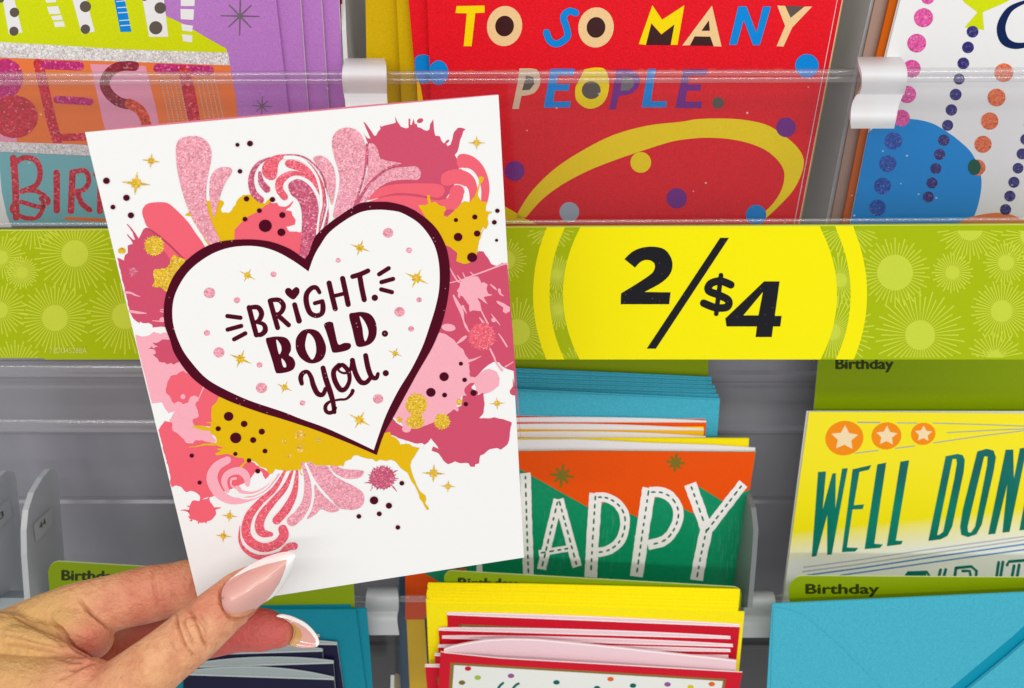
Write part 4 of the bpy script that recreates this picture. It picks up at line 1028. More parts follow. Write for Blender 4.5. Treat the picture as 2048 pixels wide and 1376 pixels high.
# top left: mustard, coral lozenge
K(PS, MU, ['J 1100 940 1130 985 1230 975 1272 985 1280 1012 1250 1060 1262 1088 1320 1092 1380 1022 1400 972 1450 930 1530 925 1560 962 1640 1010 1690 955 1700 1020 1650 1050 1600 1200 1450 1400 1240 1420 1160 1420 1000 1150 985 1120 930 1112 962 1088 1010 1040'], 2, rough=1.0, seed=11)
K(PS, CO, ['S 0 990 90 910 190 862 210 830 240 822 262 800 300 782 312 762 345 775 392 768 410 802 480 812 505 800 560 750 565 758 520 820 480 850 545 860 560 910 588 950 580 1000 490 1022 520 1072 650 1080 700 1376 670 1420 500 1380 200 1260 -60 1180 -60 1060'], 3, rough=.7, seed=12)
K('swirl_shape', CO, ['J 553 1090 565 1040 610 1005 700 995 780 1005 850 1060 950 1160 1020 1260 1110 1400 1080 1520 950 1500 780 1350 680 1270 600 1215 570 1150'], 4, True)
strk('swirl_line', RD, kc, KC, [('J 585 1225 640 1250 720 1310 820 1400 910 1490 960 1540', [2, 3.5, 4, 4, 4, 3])], 4.2)
K('swirl_shape', CO, ['M 600 150 640 180 760 270 850 350 740 420 700 380 650 300 600 260 560 190'], 3.6, True)
K('glitter_splatter', GG, [spiky(190 + 545 / 4.587, 440 + 235 / 4.587, 19, 22, .16, 4), circ(190 + 247 / 4.587, 440 + 280 / 4.587, 7.6, 6.4)], 5)
K('glitter_splatter', GG, ['M 725 310 745 330 790 345 835 360 700 600 655 655 640 650 600 615 528 612 545 560 535 500 545 450 600 448 665 430 690 400 700 350'], 5, rough=1.3, seed=14, step=3)
K('glitter_splatter', glitter('faint_pink_glitter', (214, 100, 130), .15, 1500), [spiky(190 + 350 / 4.587, 440 + 470 / 4.587, 8, 10, .3, 5)], 5)
# top right rose splatter
K(PS, RO, ['K 652 372 668 405 692 430 715 428 690 372 652 287 662 284 720 362 750 408 765 402 780 372 804 345 798 316 812 325 850 312 915 298 940 287 932 235 960 290 985 325 1030 340 1052 335 1052 255 1069 255 1066 308 1082 308 1095 255 1108 300 1125 303 1132 330 1160 335 1190 355 1220 362 1240 345 1245 300 1272 260 1276 330 1282 375 1290 405 1330 410 1342 445 1360 470 1372 472 1390 445 1415 440 1410 460 1385 478 1400 498 1425 485 1440 440 1455 375 1490 335 1525 335 1560 348 1538 365 1525 410 1510 440 1500 500 1485 550 1462 575 1480 608 1500 700 1450 860 1300 1100 1100 1080 800 1000 700 800 680 600 690 470'], 2, rough=.25, seed=15)
K('splatter_drop', RO, [circ(580 + 1155 / 4.439, 180 + 272 / 4.439, 6.5, 4.5, rot=-.4)], 2)
K('swirl_shape', CO, ['K 1480 620 1500 575 1560 568 1640 600 1710 670 1755 770 1770 870 1760 960 1740 1015 1692 1000 1700 900 1680 800 1630 720 1570 690 1510 695 1482 660'], 4, True)
K('swirl_shape', CO, ['K 1338 800 1350 750 1410 712 1500 700 1580 720 1640 780 1668 880 1660 970 1595 990 1585 900 1555 855 1480 832 1400 850 1350 838'], 4.4, True)
K('swirl_shape', CO, ['K 690 975 780 880 900 840 1050 828 1200 828 1320 835 1370 870 1365 920 1320 955 1230 945 1100 920 950 915 850 935'], 4, True)
K('swirl_shape', CO, ['K 690 1000 850 945 1000 935 1150 950 1300 975 1400 955 1420 880 1460 845 1520 850 1548 900 1530 970 1490 1050 1420 1120 1200 1130 1100 1060 900 1010'], 4.2, True)
K(PS, WHITE, ['K 1515 690 1560 695 1620 730 1670 800 1695 900 1692 1000 1672 1000 1665 880 1640 790 1590 735 1530 708'], 4.8, True)
K(PS, WHITE, ['K 1552 850 1585 890 1592 990 1545 985 1540 930 1552 900'], 4.8, True)
K(PS, MU, ['K 1138 1020 1200 1020 1226 1010 1215 935 1238 930 1250 1000 1292 990 1330 1025 1372 1030 1386 1060 1360 1115 1400 1128 1440 1080 1480 1050 1510 1012 1552 985 1600 992 1640 940 1662 880 1680 822 1675 770 1700 765 1722 775 1712 810 1686 840 1666 930 1700 990 1750 992 1740 1030 1738 1075 1798 1078 1762 1102 1752 1140 1762 1190 1740 1232 1712 1215 1688 1270 O 1075 60 1045 78 1030 110 1018 150 1000 190 985 280 975 340 930 380 885 400 860 402 790 375 800 300 740 250 690 230 560 60'], 5, rough=.5, seed=16)
K('splatter_drop', RO, ['K 1375 1115 1365 1090 1385 1060 1440 1060 1460 1070 1410 1110'], 5.3)
# right side
K(PS, RO, ['O 640 150 740 250 800 300 860 400 975 300 1000 285 1040 288 1090 360 1112 402 1160 420 1215 392 1262 418 @ 1042 880 P 1320 285 1270 270 1235 255 1205 235 1185 205 1130 200 1070 240 1040 265 1000 310 962 342 915 335 905 260 600 300 500 100'], 3, rough=.5, seed=17)
K(PS, PI, ['O 640 1030 700 1050 770 1100 800 1140 850 1180 870 1230 912 1282 900 1320 P 912 215 912 270 918 335 962 342 1050 275 1100 265 1160 290 1190 350 1182 420 1130 460 1060 490 1020 500 975 470 960 400 920 395 870 440 880 500 840 510 800 590 760 640 690 690 620 720 560 770 500 790 440 815 330 810 260 740 210 700 150 620 450 100'], 3.6, rough=.9, seed=18)
K(PS, PI, ['O 830 560 880 520 920 515 990 518 1002 535 1020 575 1045 570 1080 592 1068 630 1080 672 1125 685 1040 708 1078 765 1060 762 1010 720 985 715 1012 760 1026 835 985 832 940 828 915 842 910 780 880 740 850 700 828 690 825 720 805 700 808 660 795 650 822 610'], 4, rough=.6, seed=19)
strk('splatter_streak', PI, kc, KC, [('O 735 575 850 545 940 510 1090 455 1230 402 1262 405', [2, 2.5, 3, 3, 3.5, 4]), ('O 732 438 765 500 805 560 830 570', [1.5, 3, 3, 2]), ('O 765 690 800 760 840 840 858 920 880 975 908 1025', [3, 7, 8, 3, 5, 2]), ('O 850 790 885 855', [5, 1.5]),
     ('O 1022 835 1055 900 1080 950', [2.5, 3, 4]), ('O 1005 895 1040 940', [2, 5]), ('O 1105 590 1140 620 1160 640', [2, 4, 1.5]), ('O 1185 640 1195 675 1225 695', [6, 4, 1.5]), ('O 1110 860 1150 910 1195 965', [1.2, 3, 1]), ('O 1180 1042 1220 1100 1256 1160', [2, 3.5, 3]),
     ('O 1100 1180 1135 1250 1160 1310 1210 1376', [3.5, 4, 3, 5]), ('O 1240 1345 1315 1300', [3, 1.5]), ('O 895 1295 960 1275 1018 1248', [6, 3.5, 1]), ('O 800 1130 850 1090 880 1066', [3, 7, 4]), ('O 850 480 868 520', [1.2, 3]), ('O 920 475 945 500', [1.5, 3]), ('O 800 505 830 545', [1.5, 3])], 4.2)
K('splatter_drop', PI, [circ(740 + 720 / 4.5875, 440 + 985 / 4.5875, 14, 7.5, rot=.1), circ(740 + 1135 / 4.5875, 440 + 915 / 4.5875, 5, 4.6), Z('O 1156 740 1180 742 1230 765 1285 800 1283 835 1245 858 1218 838 1222 800 1170 765')], 4.4)
K('glitter_splatter', GC, [spiky(740 + 1025 / 4.5875, 440 + 1070 / 4.5875, 26, 26, .14, 20)], 5)
K(PS, RO, ['P 195 700 240 755 330 815 440 812 520 780 600 745 700 690 760 640 840 600 850 510 905 505 1000 500 1040 480 1050 600 1040 670 1000 715 1100 718 1140 708 1220 725 1300 755 1282 850 1275 920 1262 955 1200 1005 1160 990 1100 1000 1050 1040 1010 1060 1000 1130 965 1140 960 1162 920 1160 905 1130 880 1125 830 1130 780 1112 740 1130 715 1138 670 1100 630 1040 565 1012 578 975 600 985 630 998 600 950 560 900 530 940 500 960 480 945 430 950 350 925 280 905 200 870 120 850'], 3.8, rough=.6, seed=21)
K(PS, RO, ['P 960 398 920 395 872 440 868 480 900 512 955 505 990 495 985 470 950 455 930 430'], 4.4, True)
K(PS, RO, ['P 1310 345 1312 420 1282 465 1285 490 1305 505 1337 508 @ 1028 765'], 4.4)
K('splatter_drop', PI, [circ(740 + 335 / 4.5875, 680 + 815 / 4.5875, 9, 7), Z('P 785 600 800 605 815 640 800 655 780 640')], 4.5)
K('glitter_splatter', GG, [spiky(740 + 425 / 4.5875, 680 + 590 / 4.5875, 21, 22, .14, 22), spiky(740 + 415 / 4.5875, 680 + 752 / 4.5875, 17, 20, .16, 23, 13), Z('P 385 650 470 650 480 720 380 720')], 5)
K('glitter_splatter', GG, [spiky(740 + 660 / 4.5875, 680 + 745 / 4.5875, 15, 20, .15, 24)], 5)
K('glitter_splatter', GG, [circ(740 + 819 / 4.5875, 680 + 567 / 4.5875, 6.2), spiky(740 + 268 / 4.5875, 680 + 728 / 4.5875, 5, 8, .4, 25)], 5.2)
# bottom mustard with its long drip
K(PS, MU, ['R 1040 320 1082 310 1092 350 1140 372 1172 410 1182 430 1272 430 1292 450 1372 470 1352 500 1330 540 1292 590 1280 640 1300 720 1340 830 1380 900 1432 940 1436 980 1425 1012 1464 1062 1455 1082 1440 1075 1400 1000 1370 962 1368 930 1330 850 1290 790 1250 710 1180 660 1130 600 1090 585 1040 597 980 585 945 605 910 577 850 572 790 555 770 542 720 545 700 580 640 600 620 655 600 640 545 650 500 640 430 640 350 640 300 605 250 612 220 640 200 700 218 735 205 740 190 680 150 690 110 685 20 700 N 1440 1100 1320 1105 1240 1090 1210 1135 1180 1130 1160 1085 1100 1070 1060 1025 1000 1010 962 1040 940 1072 905 1085 920 1060 962 1020 950 990 880 980 840 960 800 950 700 965 690 945 742 922 700 905 772 895 700 872 600 872 520 885 440 890 520 875 600 855 700 852 705 830 690 790 650 762 640 740 560 730 480 705 500 690 560 690 640 712 652 670 600 665 660 655 652 580 660 515 700 480 722 430 900 420'], 5, rough=.5, seed=26)
for (x, y, r, s) in ((1250, 770, 14, 1), (1300, 50, 9, 2)): pass
K('glitter_splatter', glitter('sand_glitter', (232, 186, 60), .3, 1500, .8), [spiky(340 + x / 4.876, 860 + y / 4.876, r, 12, .35, i) for i, (x, y, r) in enumerate(((1270, 45, 9), (1270, 180, 7), (1445, 92, 4.5), (1165, 250, 4), (1110, 108, 4)))], 6)
K(PS, WHITE, ['R 1172 400 1200 392 1238 408 1225 430 1180 432', 'R 1280 430 1330 428 1338 440 1300 452', 'R 1370 440 1405 432 1415 470 1395 475'], 5.5)
# top-centre swirl
K('glitter_swirl', GR_, ['S 510 590 540 545 610 518 690 550 760 620 810 720 830 830 825 950 810 1060 795 1180 740 1290 690 1376 625 1400 640 1200 655 1000 650 850 610 740 540 680'], 6, True)
K('glitter_swirl', GC, ['S 260 340 340 280 430 258 540 262 640 290 760 370 860 520 895 650 885 800 860 950 840 1100 805 1100 830 900 850 800 840 650 800 480 700 350 600 295 500 285 430 320 400 380 395 450 370 515 310 525 255 490 232 420'], 6, True)
K('glitter_swirl', GC, ['S 475 350 500 318 560 315 650 345 740 410 800 480 840 570 850 670 800 580 740 500 650 440 560 410 500 390'], 6.2, True)
strk('glitter_swirl', GC, kc, KC, [('S 470 705 415 620 432 530 530 462 640 462 740 515 800 590 840 680', [14, 15, 16, 11, 8, 6, 4, 1])], 6.3)
strk('glitter_swirl', GR_, kc, KC, [('S 315 290 200 350 132 450 118 560 150 670 220 738', [2, 7, 10, 12, 13, 13])], 6.2)
strk('glitter_swirl', GR_, kc, KC, [('S 210 450 225 550 285 625', [6, 12, 14])], 6.4)
strk('glitter_swirl', GR_, kc, KC, [('S 500 262 620 268 720 310 830 410 895 540 910 680 900 830 870 1000 838 1110', [3, 3, 3.5, 4, 4, 5, 5, 5, 5])], 6.5)
strk('swirl_line', WHITE, kc, KC, [('S 480 290 600 292 700 345 800 470 848 620 860 780 838 900 815 1095', [8, 7, 6, 5, 5, 5, 4, 4]), ('S 905 620 925 780 905 900 858 1075', [2, 3, 3.5, 4])], 6.8)
K('swirl_shape', GR_, ['S 930 800 940 900 930 980 880 1060 905 920'], 6.7)
K('glitter_swirl', GP, ['S 775 300 800 275 870 275 940 320 990 400 1012 520 1005 650 975 790 940 700 905 560 860 440 800 350'], 6, True)
# big petals
K('glitter_swirl', GP, ['K 372 480 388 400 440 348 520 332 590 355 640 410 668 490 672 560 660 680 640 800 600 920 560 1060 470 1110 385 1130 400 1020 430 900 440 800 425 700 395 600'], 6, True)
K('glitter_swirl', GP, ['K 698 480 740 475 780 530 800 600 860 625 950 640 985 652 900 680 800 740 720 810 640 900 690 700 695 580'], 6, True)
K('glitter_swirl', GP, ['K 1040 680 1110 675 1152 705 1162 750 1130 796 1040 795 920 805 830 840 750 900 670 990 580 1030 640 920 720 830 820 740 920 692'], 6, True)
strk('swirl_line', GR_, kc, KC, [('K 682 480 678 600 660 740 622 880 575 1020', [4, 5, 4, 4, 5]), ('K 990 655 880 688 780 760 690 850 620 960 590 1030', [2, 5, 6, 6, 6, 6])], 6.6)
K('glitter_swirl', GP, ['J 858 480 895 430 980 408 1060 415 1130 460 1165 540 1160 640 1135 760 1120 880 1125 1000 1165 1160 1245 1350 1180 1400 1080 1270 1000 1140 940 1000 890 830 860 680 852 560'], 6, True)
K('glitter_swirl', GP, ['J 1150 850 1160 770 1200 710 1260 685 1330 688 1350 715 1330 760 1290 820 1250 920 1220 1030 1190 1135 1165 1040 1150 940'], 6, True)
# bottom swirls
strk('swirl_shape', PI, kc, KC, [('Q 560 290 460 350 410 450 440 560 520 650 640 690 800 660 930 590 1060 430', [15, 18, 22, 22, 18, 13, 9, 6, 3])], 6)
strk('swirl_shape', PI, kc, KC, [('Q 755 530 745 450 690 400 620 400 550 440 530 510 560 590', [8, 15, 16, 14, 13, 12, 8])], 6.2)
strk('swirl_shape', PI, kc, KC, [('Q 640 470 600 480 600 540 660 560 700 600 820 610 940 550 1050 440', [6, 5, 4, 8, 6, 5, 3, 2])], 6.4)
K('swirl_shape', CO, ['Q 615 500 640 480 660 490 645 520 640 545 620 545'], 6.5, True)
strk('swirl_line', WHITE, kc, KC, [('Q 630 590 700 625 820 625 940 560 1040 440', [3, 3.5, 3.5, 3, 2]), ('Q 600 600 700 660 820 655 960 580 1080 430', [2, 3, 3, 3, 2])], 6.8)
for s, wdl, m in (('Q 1120 400 1020 570 880 700 770 840 740 990 790 1090 910 1145 1040 1110 1110 1030 1100 965', [5, 10, 13, 17, 18, 18, 18, 18, 19, 18], GC),
                  ('Q 1190 400 1120 560 1010 690 905 820 870 930 900 1000 985 1015', [5, 11, 13, 17, 18, 17, 9], GC),
                  ('Q 1240 400 1215 600 1140 760 1040 878', [5, 12, 17, 17], GC),
                  ('Q 682 930 680 1080 750 1185 880 1240 1060 1205 1150 1140 1210 1130', [1, 5, 8, 10, 8, 14, 15], GC),
                  ('Q 1290 320 1340 500 1335 680 1270 810 1190 885', [5, 12, 17, 20, 21], GP)):
    strk('glitter_swirl', m, kc, KC, [(s, wdl)], 6.1)
K('glitter_swirl', GP, ['Q 1410 530 1450 580 1520 660 1640 760 1630 790 1560 800 1470 770 1420 820 1335 865 1380 780 1410 650'], 6.2, True)
K('glitter_swirl', GP, ['Q 1335 315 1400 325 1440 350 1530 350 1600 440 1700 500 1800 550 1870 600 1895 660 1870 740 1790 775 1700 770 1640 750 1540 640 1440 520 1380 420'], 6.3, True)
K('glitter_swirl', GP, ['Q 1560 350 1620 350 1700 380 1870 392 1888 420 1850 460 1760 475 1680 460 1600 410'], 6.2, True)
K('glitter_splatter', GR_, [spiky(764.5, 955, 25, 26, .16, 31, 22)], 6.2)
strk('splatter_streak', GR_, kc, KC, [('R 885 808 832 812', [2.5, 1]), ('R 905 860 890 890', [2.5, 1]), ('R 1110 850 1148 896', [3, 1]), ('R 1130 770 1165 770', [2.5, 1]), ('R 1125 700 1155 690', [2.5, 1]), ('R 1005 660 1005 640', [2.5, 1]), ('R 930 680 915 662', [3, 1])], 6.4)
# heart
HO = '@ 610 518 618 505 631 472 659.5 445 700 417 724 405 755.7 403 783 404.5 816.5 414 850 434.6 873 457 887.5 482 895 504 899.5 536 898.7 571 892.6 612 882 652 864 695 838 740 816 780 790 828 768 867.5 753.5 909.5'
ho1 = Z(HO)
ho2 = Z('@ 753.5 909.5 702.4 887.5 641 863 600.7 849 560 836 520 824 454.5 800 411 776 378 748 350 708 340.5 680 329.5 649 327.8 614 334 582 349 549 375 518.5 408 494.5 440.7 482.5 478.5 478.5 515 479 547 484.4 581 498 610 518')
hi1 = Z('@ 617 542.5 628 512 641 489 659 464 692.6 438.5 724 423 755 419 785 421 805 426 834.6 443.6 855 466 868.6 490 876 516 879 544.6 877.8 579.5 870.8 614 860 649 845 692 823 737 796.7 780 772.7 828 757.4 869.6 747.5 899.5')
hi2 = Z('@ 747.5 899.5 702.4 878 651.5 855 600.7 836.6 563.5 822 498 800 443.6 775 411 754.5 384.7 726 364.4 697 349 658 344.8 625 349 592.6 364.4 560 386 533.7 419 510 451.6 496.7 485 491.5 520 493 553.6 503 588 522 617 542.5')
outer = catmull(ho1, 5) + catmull(ho2, 5)[1:-1]
inner = catmull(hi1, 5) + catmull(hi2, 5)[1:-1]
mb = MB(); mb.poly(KC, outer, 8 * LAY, [inner]); mb.build('heart_outline', MF, kc)
mb = MB(); mb.poly(KC, inner, 7.6 * LAY); mb.build('heart_field', WHITE, kc)
# lettering
def LT(strokes, lay=9): 
    mb = MB()
    for i, (p, wd_) in enumerate(strokes): mb.stroke(KC, Z('L ' + p), [q / 4.3 for q in wd_] if isinstance(wd_, (list, tuple)) else wd_ / 4.3, lay * LAY + i * 2.5e-6, True)
    mb.build('lettering', MF, kc)
LT([('422 492 450 600 485 728', 44), ('440 490 500 492 530 545 505 605 462 622', [38, 44, 46, 40, 30]), ('475 615 545 635 562 685 530 722 485 728', [30, 38, 46, 42, 36])])
LT([('603 435 635 550 668 665', 44), ('612 428 680 428 718 475 700 530 655 558', [38, 42, 44, 40, 30]), ('660 552 705 590 762 642', 42)])
LT([('814 468 832 535 852 606', [44, 44, 50])])
mb = MB(); mb.poly(KC, catmull(Z('L 803 424 750 390 730 352 745 326 772 324 792 340 805 328 828 315 852 330 855 362 840 390'), 3, True), 9 * LAY); mb.build('lettering', MF, kc)
LT([('1028 362 1000 322 960 325 918 375 915 450 945 535 1000 562 1048 540 1058 490 1052 440', [34, 40, 42, 46, 48, 46, 42, 44, 46, 40]), ('988 455 1050 438', 36)])
LT([('1110 282 1135 390 1163 502', 46), ('1226 242 1250 350 1274 465', 46), ('1145 395 1255 368', 34)])
LT([('1312 226 1380 205 1444 176', 42), ('1372 215 1390 320 1412 424', 46)])
for x, y, r in ((1503, 408, 28), (1590, 716, 28), (1597, 1056, 27)): K('lettering', MF, [circ(400 + x / 4.3, 500 + y / 4.3, r / 4.3)], 9)
for s in ('236 565 348 580', '238 682 355 650', '294 765 390 714', '1540 206 1622 154', '1560 274 1660 246', '1558 336 1650 360'): LT([(s, 38)])
def LP(o, holes):
    mb = MB(); mb.poly(KC, catmull(Z('L ' + o), 4, True), 9 * LAY, [catmull(Z('L ' + h), 4, True) for h in holes]); mb.build('lettering', MF, kc)
LP('566 768 600 748 670 740 740 752 778 800 782 860 765 900 800 925 820 975 800 1025 740 1050 670 1058 648 1040 625 960 600 880', ['655 772 680 790 700 830 698 870 678 888', '700 930 728 955 742 990 732 1008 712 992'])
LP('822 820 830 750 880 690 950 676 1020 700 1065 770 1085 850 1060 930 1000 968 930 968 865 925 832 870', ['932 712 910 770 905 830 925 890 965 940 995 890 998 830 980 760'])
LP('1066 640 1100 614 1140 620 1150 650 1165 720 1190 808 1240 796 1290 800 1298 830 1270 858 1200 876 1155 880 1135 868 1110 780 1085 700', [])
LP('1282 556 1330 535 1400 530 1465 550 1508 610 1520 690 1505 760 1460 808 1390 830 1352 825 1335 790 1310 680', ['1372 568 1400 590 1430 640 1448 700 1440 750 1420 782 1405 740 1395 660'])
LT([('875 1145 866 1095 885 1055 925 1045 955 1090 975 1160 1010 1230 1055 1240 1080 1190', [38, 44, 40, 34, 40, 46, 46, 40, 36]), ('1058 1012 1080 1100 1120 1220 1145 1310 1155 1390', [44, 48, 48, 42, 38])])
strk('lettering', MF, kc, KC, [('L 1155 1376 R 545 60 520 110 480 122 450 100 448 55 480 18 530 2 590 -8 650 -14 700 -60 715 -95', [8, 7, 8, 8, 8, 8, 6, 4.5, 5, 5, 7, 8])], 9.4)
LT([('1195 985 1150 1040 1160 1120 1205 1195 1250 1190 1285 1120 1275 1040 1225 985 1190 1010', [38, 44, 46, 46, 40, 36, 40, 38, 30]), ('1180 1020 1215 1050 1260 1052 1300 1010 1312 945', [20, 20, 24, 36, 42])])
LT([('1310 945 1335 1050 1380 1130 1430 1135 1470 1090', [44, 46, 46, 40, 36]), ('1424 905 1445 1010 1475 1085 1515 1098 1530 1062', [44, 46, 44, 38, 32])])
# foil dots, glitter dots and sparkles
for x, y, r in ((213, 361, 6.8), (253, 395, 6.6), (226, 413.5, 5), (262, 430, 6.3), (475, 289, 4.2), (500, 286.5, 6), (480, 342, 4.8), (493, 397, 5.5), (545, 398.5, 5.5), (518.7, 420.6, 4.9), (490, 437.7, 5), (530.6, 451, 13), (564.7, 429.5, 6.2), (562.8, 464, 8),
                (994.5, 421, 4.6), (988.4, 444, 4.9), (949.4, 433.4, 5.3), (911.6, 439.5, 4.3), (916, 473.5, 8.8), (954, 466.5, 6.5), (993, 480, 3.2), (944, 514, 10), (921.6, 726.6, 4.2), (888, 752.6, 9.4), (861.6, 784, 9.4), (929, 759, 4.7), (889, 789.4, 5), (947, 785, 6.4), (931.4, 807.5, 4.5), (803.6, 965.6, 4.9),
                (457.3, 832, 9.6), (488.3, 847, 6.7), (436.4, 856.6, 5.3), (523.6, 862.5, 6.2), (471.5, 875, 11.3), (506.4, 879.3, 6.2), (530, 901.3, 5), (470.8, 907, 4.3), (498, 920, 4.6), (515.5, 941.4, 5), (383.6, 910.5, 4.4), (399.3, 964.3, 4.2), (748, 1000, 8.5), (777.7, 1010.6, 6.3), (758.4, 1026.9, 5.1), (717.7, 1032, 4.9), (795.6, 1054, 4.8)):
    K('foil_dot', MF2, [circ(x, y, r, r * .95, 18)], 9.5)
for x, y, r in ((776, 465, 10.5), (676, 520, 5.2), (547, 548, 6), (419, 585, 11.5), (474, 599.6, 6.5), (818, 500, 6), (838, 599, 5.5), (799, 623, 10.5), (414, 665, 6.3), (438, 704, 11), (519, 729, 6), (822, 657, 6), (523, 775, 11.3), (756, 797, 10.3), (605, 805, 5.7)):
    K('glitter_dot', GP, [circ(x, y, r, r * .93, 20)], 9.5)
def spark(x, y, r, rot):
    pts = []
    for i in range(16):
        a = rot + 2 * math.pi * i / 16
        k = 1.0 if i % 4 == 0 else (.42 if i % 2 == 0 else .27)
        if i % 8 == 4: k *= .8
        pts.append((x + math.cos(a) * r * k, y + math.sin(a) * r * k))
    K('glitter_star', GG, [pts], 9.5)
for x, y, r, ro in ((302, 321, 19, .12), (272, 366, 30, .1), (953, 285, 18, 0), (720, 495, 22, .35), (495, 550, 19, .5), (833, 556, 27, .45), (481, 717, 25, .4), (790, 706, 16, .4), (569, 774, 18, .45), (719, 839, 25, .5), (994, 806, 16, -.05), (867, 946, 24, .05), (896, 972, 16, .05), (459, 1031, 17, .1), (447, 1071, 17, .1)):
    spark(x, y, r, ro)
# ------------------------------------------------------------------ the hand
import bmesh
def limb(path, flat=0.88, n=20, sub=6):
    """closed tapered tube through (px, py, depth, radius px)"""
    q = catmull(path, sub)
    C_ = [cp(a[0], a[1], a[2]) for a in q]; rad = [a[3] * a[2] / F for a in q]
    V, Fc = [], []
    def frame(d):
        d = d.normalized(); a = Vector((0, 0, 1)); u = (a - d * a.dot(d)).normalized(); return d, u, d.cross(u)
    rings = []
    m = len(C_)
    seq = []
    d0 = (C_[0] - C_[1]).normalized(); d1 = (C_[-1] - C_[-2]).normalized()
    for k in range(5, 0, -1):
        a = math.pi / 2 * k / 5.2; seq.append((C_[0] + d0 * rad[0] * math.sin(a), rad[0] * math.cos(a), C_[1] - C_[0]))
    for i in range(m): seq.append((C_[i], rad[i], C_[min(i + 1, m - 1)] - C_[max(i - 1, 0)]))
    for k in range(1, 6):
        a = math.pi / 2 * k / 5.2; seq.append((C_[-1] + d1 * rad[-1] * math.sin(a), rad[-1] * math.cos(a), C_[-1] - C_[-2]))
    for c, r, d in seq:
        d, u, v = frame(d)
        rings.append([c + (u * math.cos(2 * math.pi * k / n) * flat + v * math.sin(2 * math.pi * k / n)) * r for k in range(n)])
    for ring in rings: V += ring
    for i in range(len(rings) - 1):
        for k in range(n):
            Fc.append([i * n + k, i * n + (k + 1) % n, (i + 1) * n + (k + 1) % n, (i + 1) * n + k])
    Fc.append(list(range(n))[::-1]); Fc.append([(len(rings) - 1) * n + k for k in range(n)])
    return V, Fc
limbs = [
    # thumb: web, metacarpal, joint, tip
    ([(-60, 1560, .345, 190), (90, 1500, .345, 150), (215, 1420, .340, 92), (303, 1338, .338, 62), (385, 1272, .340, 56.5), (440, 1223, .342, 51.5), (490, 1180, .346, 45), (522, 1152, .350, 30)], .86),
    # index finger, passing behind the card
    ([(40, 1305, .378, 96), (110, 1258, .376, 78), (165, 1226, .3745, 64), (230, 1205, .375, 56.5), (300, 1188, .377, 57), (345, 1179, .378, 53), (385, 1172, .380, 54), (460, 1158, .386, 43), (505, 1148, .393, 30)], .85),
    # fold of skin at the root of the index finger
    ([(112, 1240, .374, 42), (142, 1252, .3695, 49), (172, 1268, .3675, 50), (182, 1277, .369, 44)], .95),
    # back of the hand and web of the thumb
    ([(-220, 1480, .372, 190), (-90, 1385, .368, 150), (0, 1338, .366, 120), (70, 1330, .363, 86)], .70),
    ([(30, 1290, .358, 40), (90, 1310, .353, 40), (150, 1335, .349, 34), (196, 1344, .347, 22)], .7),
    ([(-20, 1400, .352, 90), (90, 1400, .346, 85), (180, 1385, .341, 70)], .8),
    # middle finger, its tip showing under the thumb
    ([(60, 1350, .400, 60), (230, 1308, .402, 54), (330, 1288, .398, 50), (420, 1274, .392, 42), (480, 1262, .389, 42), (528, 1260, .388, 43), (556, 1263, .388, 34)], .9),
    ([(60, 1390, .415, 60), (200, 1350, .418, 52), (280, 1320, .414, 44), (330, 1305, .410, 34)], .9),
]
V, Fc = [], []
for path, fl in limbs:
    v, f = limb(path, fl); b = len(V); V += v; Fc += [[i + b for i in q] for q in f]
hand_root = thing('hand', 'hand with white tipped almond nails pinching the card by its lower left corner', 'hand', cp(300, 1290, .35))
org = Vector(hand_root['_o'])
me = bpy.data.meshes.new('skin'); me.from_pydata([tuple((CM @ v) - org) for v in V], [], Fc); me.update()
skin = bpy.data.objects.new('skin', me); COL.objects.link(skin); skin.parent = hand_root
bm = bmesh.new(); bm.from_mesh(me); bmesh.ops.recalc_face_normals(bm, faces=bm.faces); bm.to_mesh(me); bm.free()
md = skin.modifiers.new('r', 'REMESH'); md.mode = 'VOXEL'; md.voxel_size = 0.00055; md.adaptivity = 0
ms = skin.modifiers.new('s', 'SMOOTH'); ms.factor = 0.5; ms.iterations = 9
bpy.context.view_layer.update()
dg = bpy.context.evaluated_depsgraph_get()
me2 = bpy.data.meshes.new_from_object(skin.evaluated_get(dg)); skin.modifiers.clear(); skin.data = me2; me2.name = 'skin'
N = len(me2.vertices)
co = np.empty(N * 3); me2.vertices.foreach_get('co', co); co = co.reshape(-1, 3)
no = np.empty(N * 3); me2.vertices.foreach_get('normal', no); no = no.reshape(-1, 3)
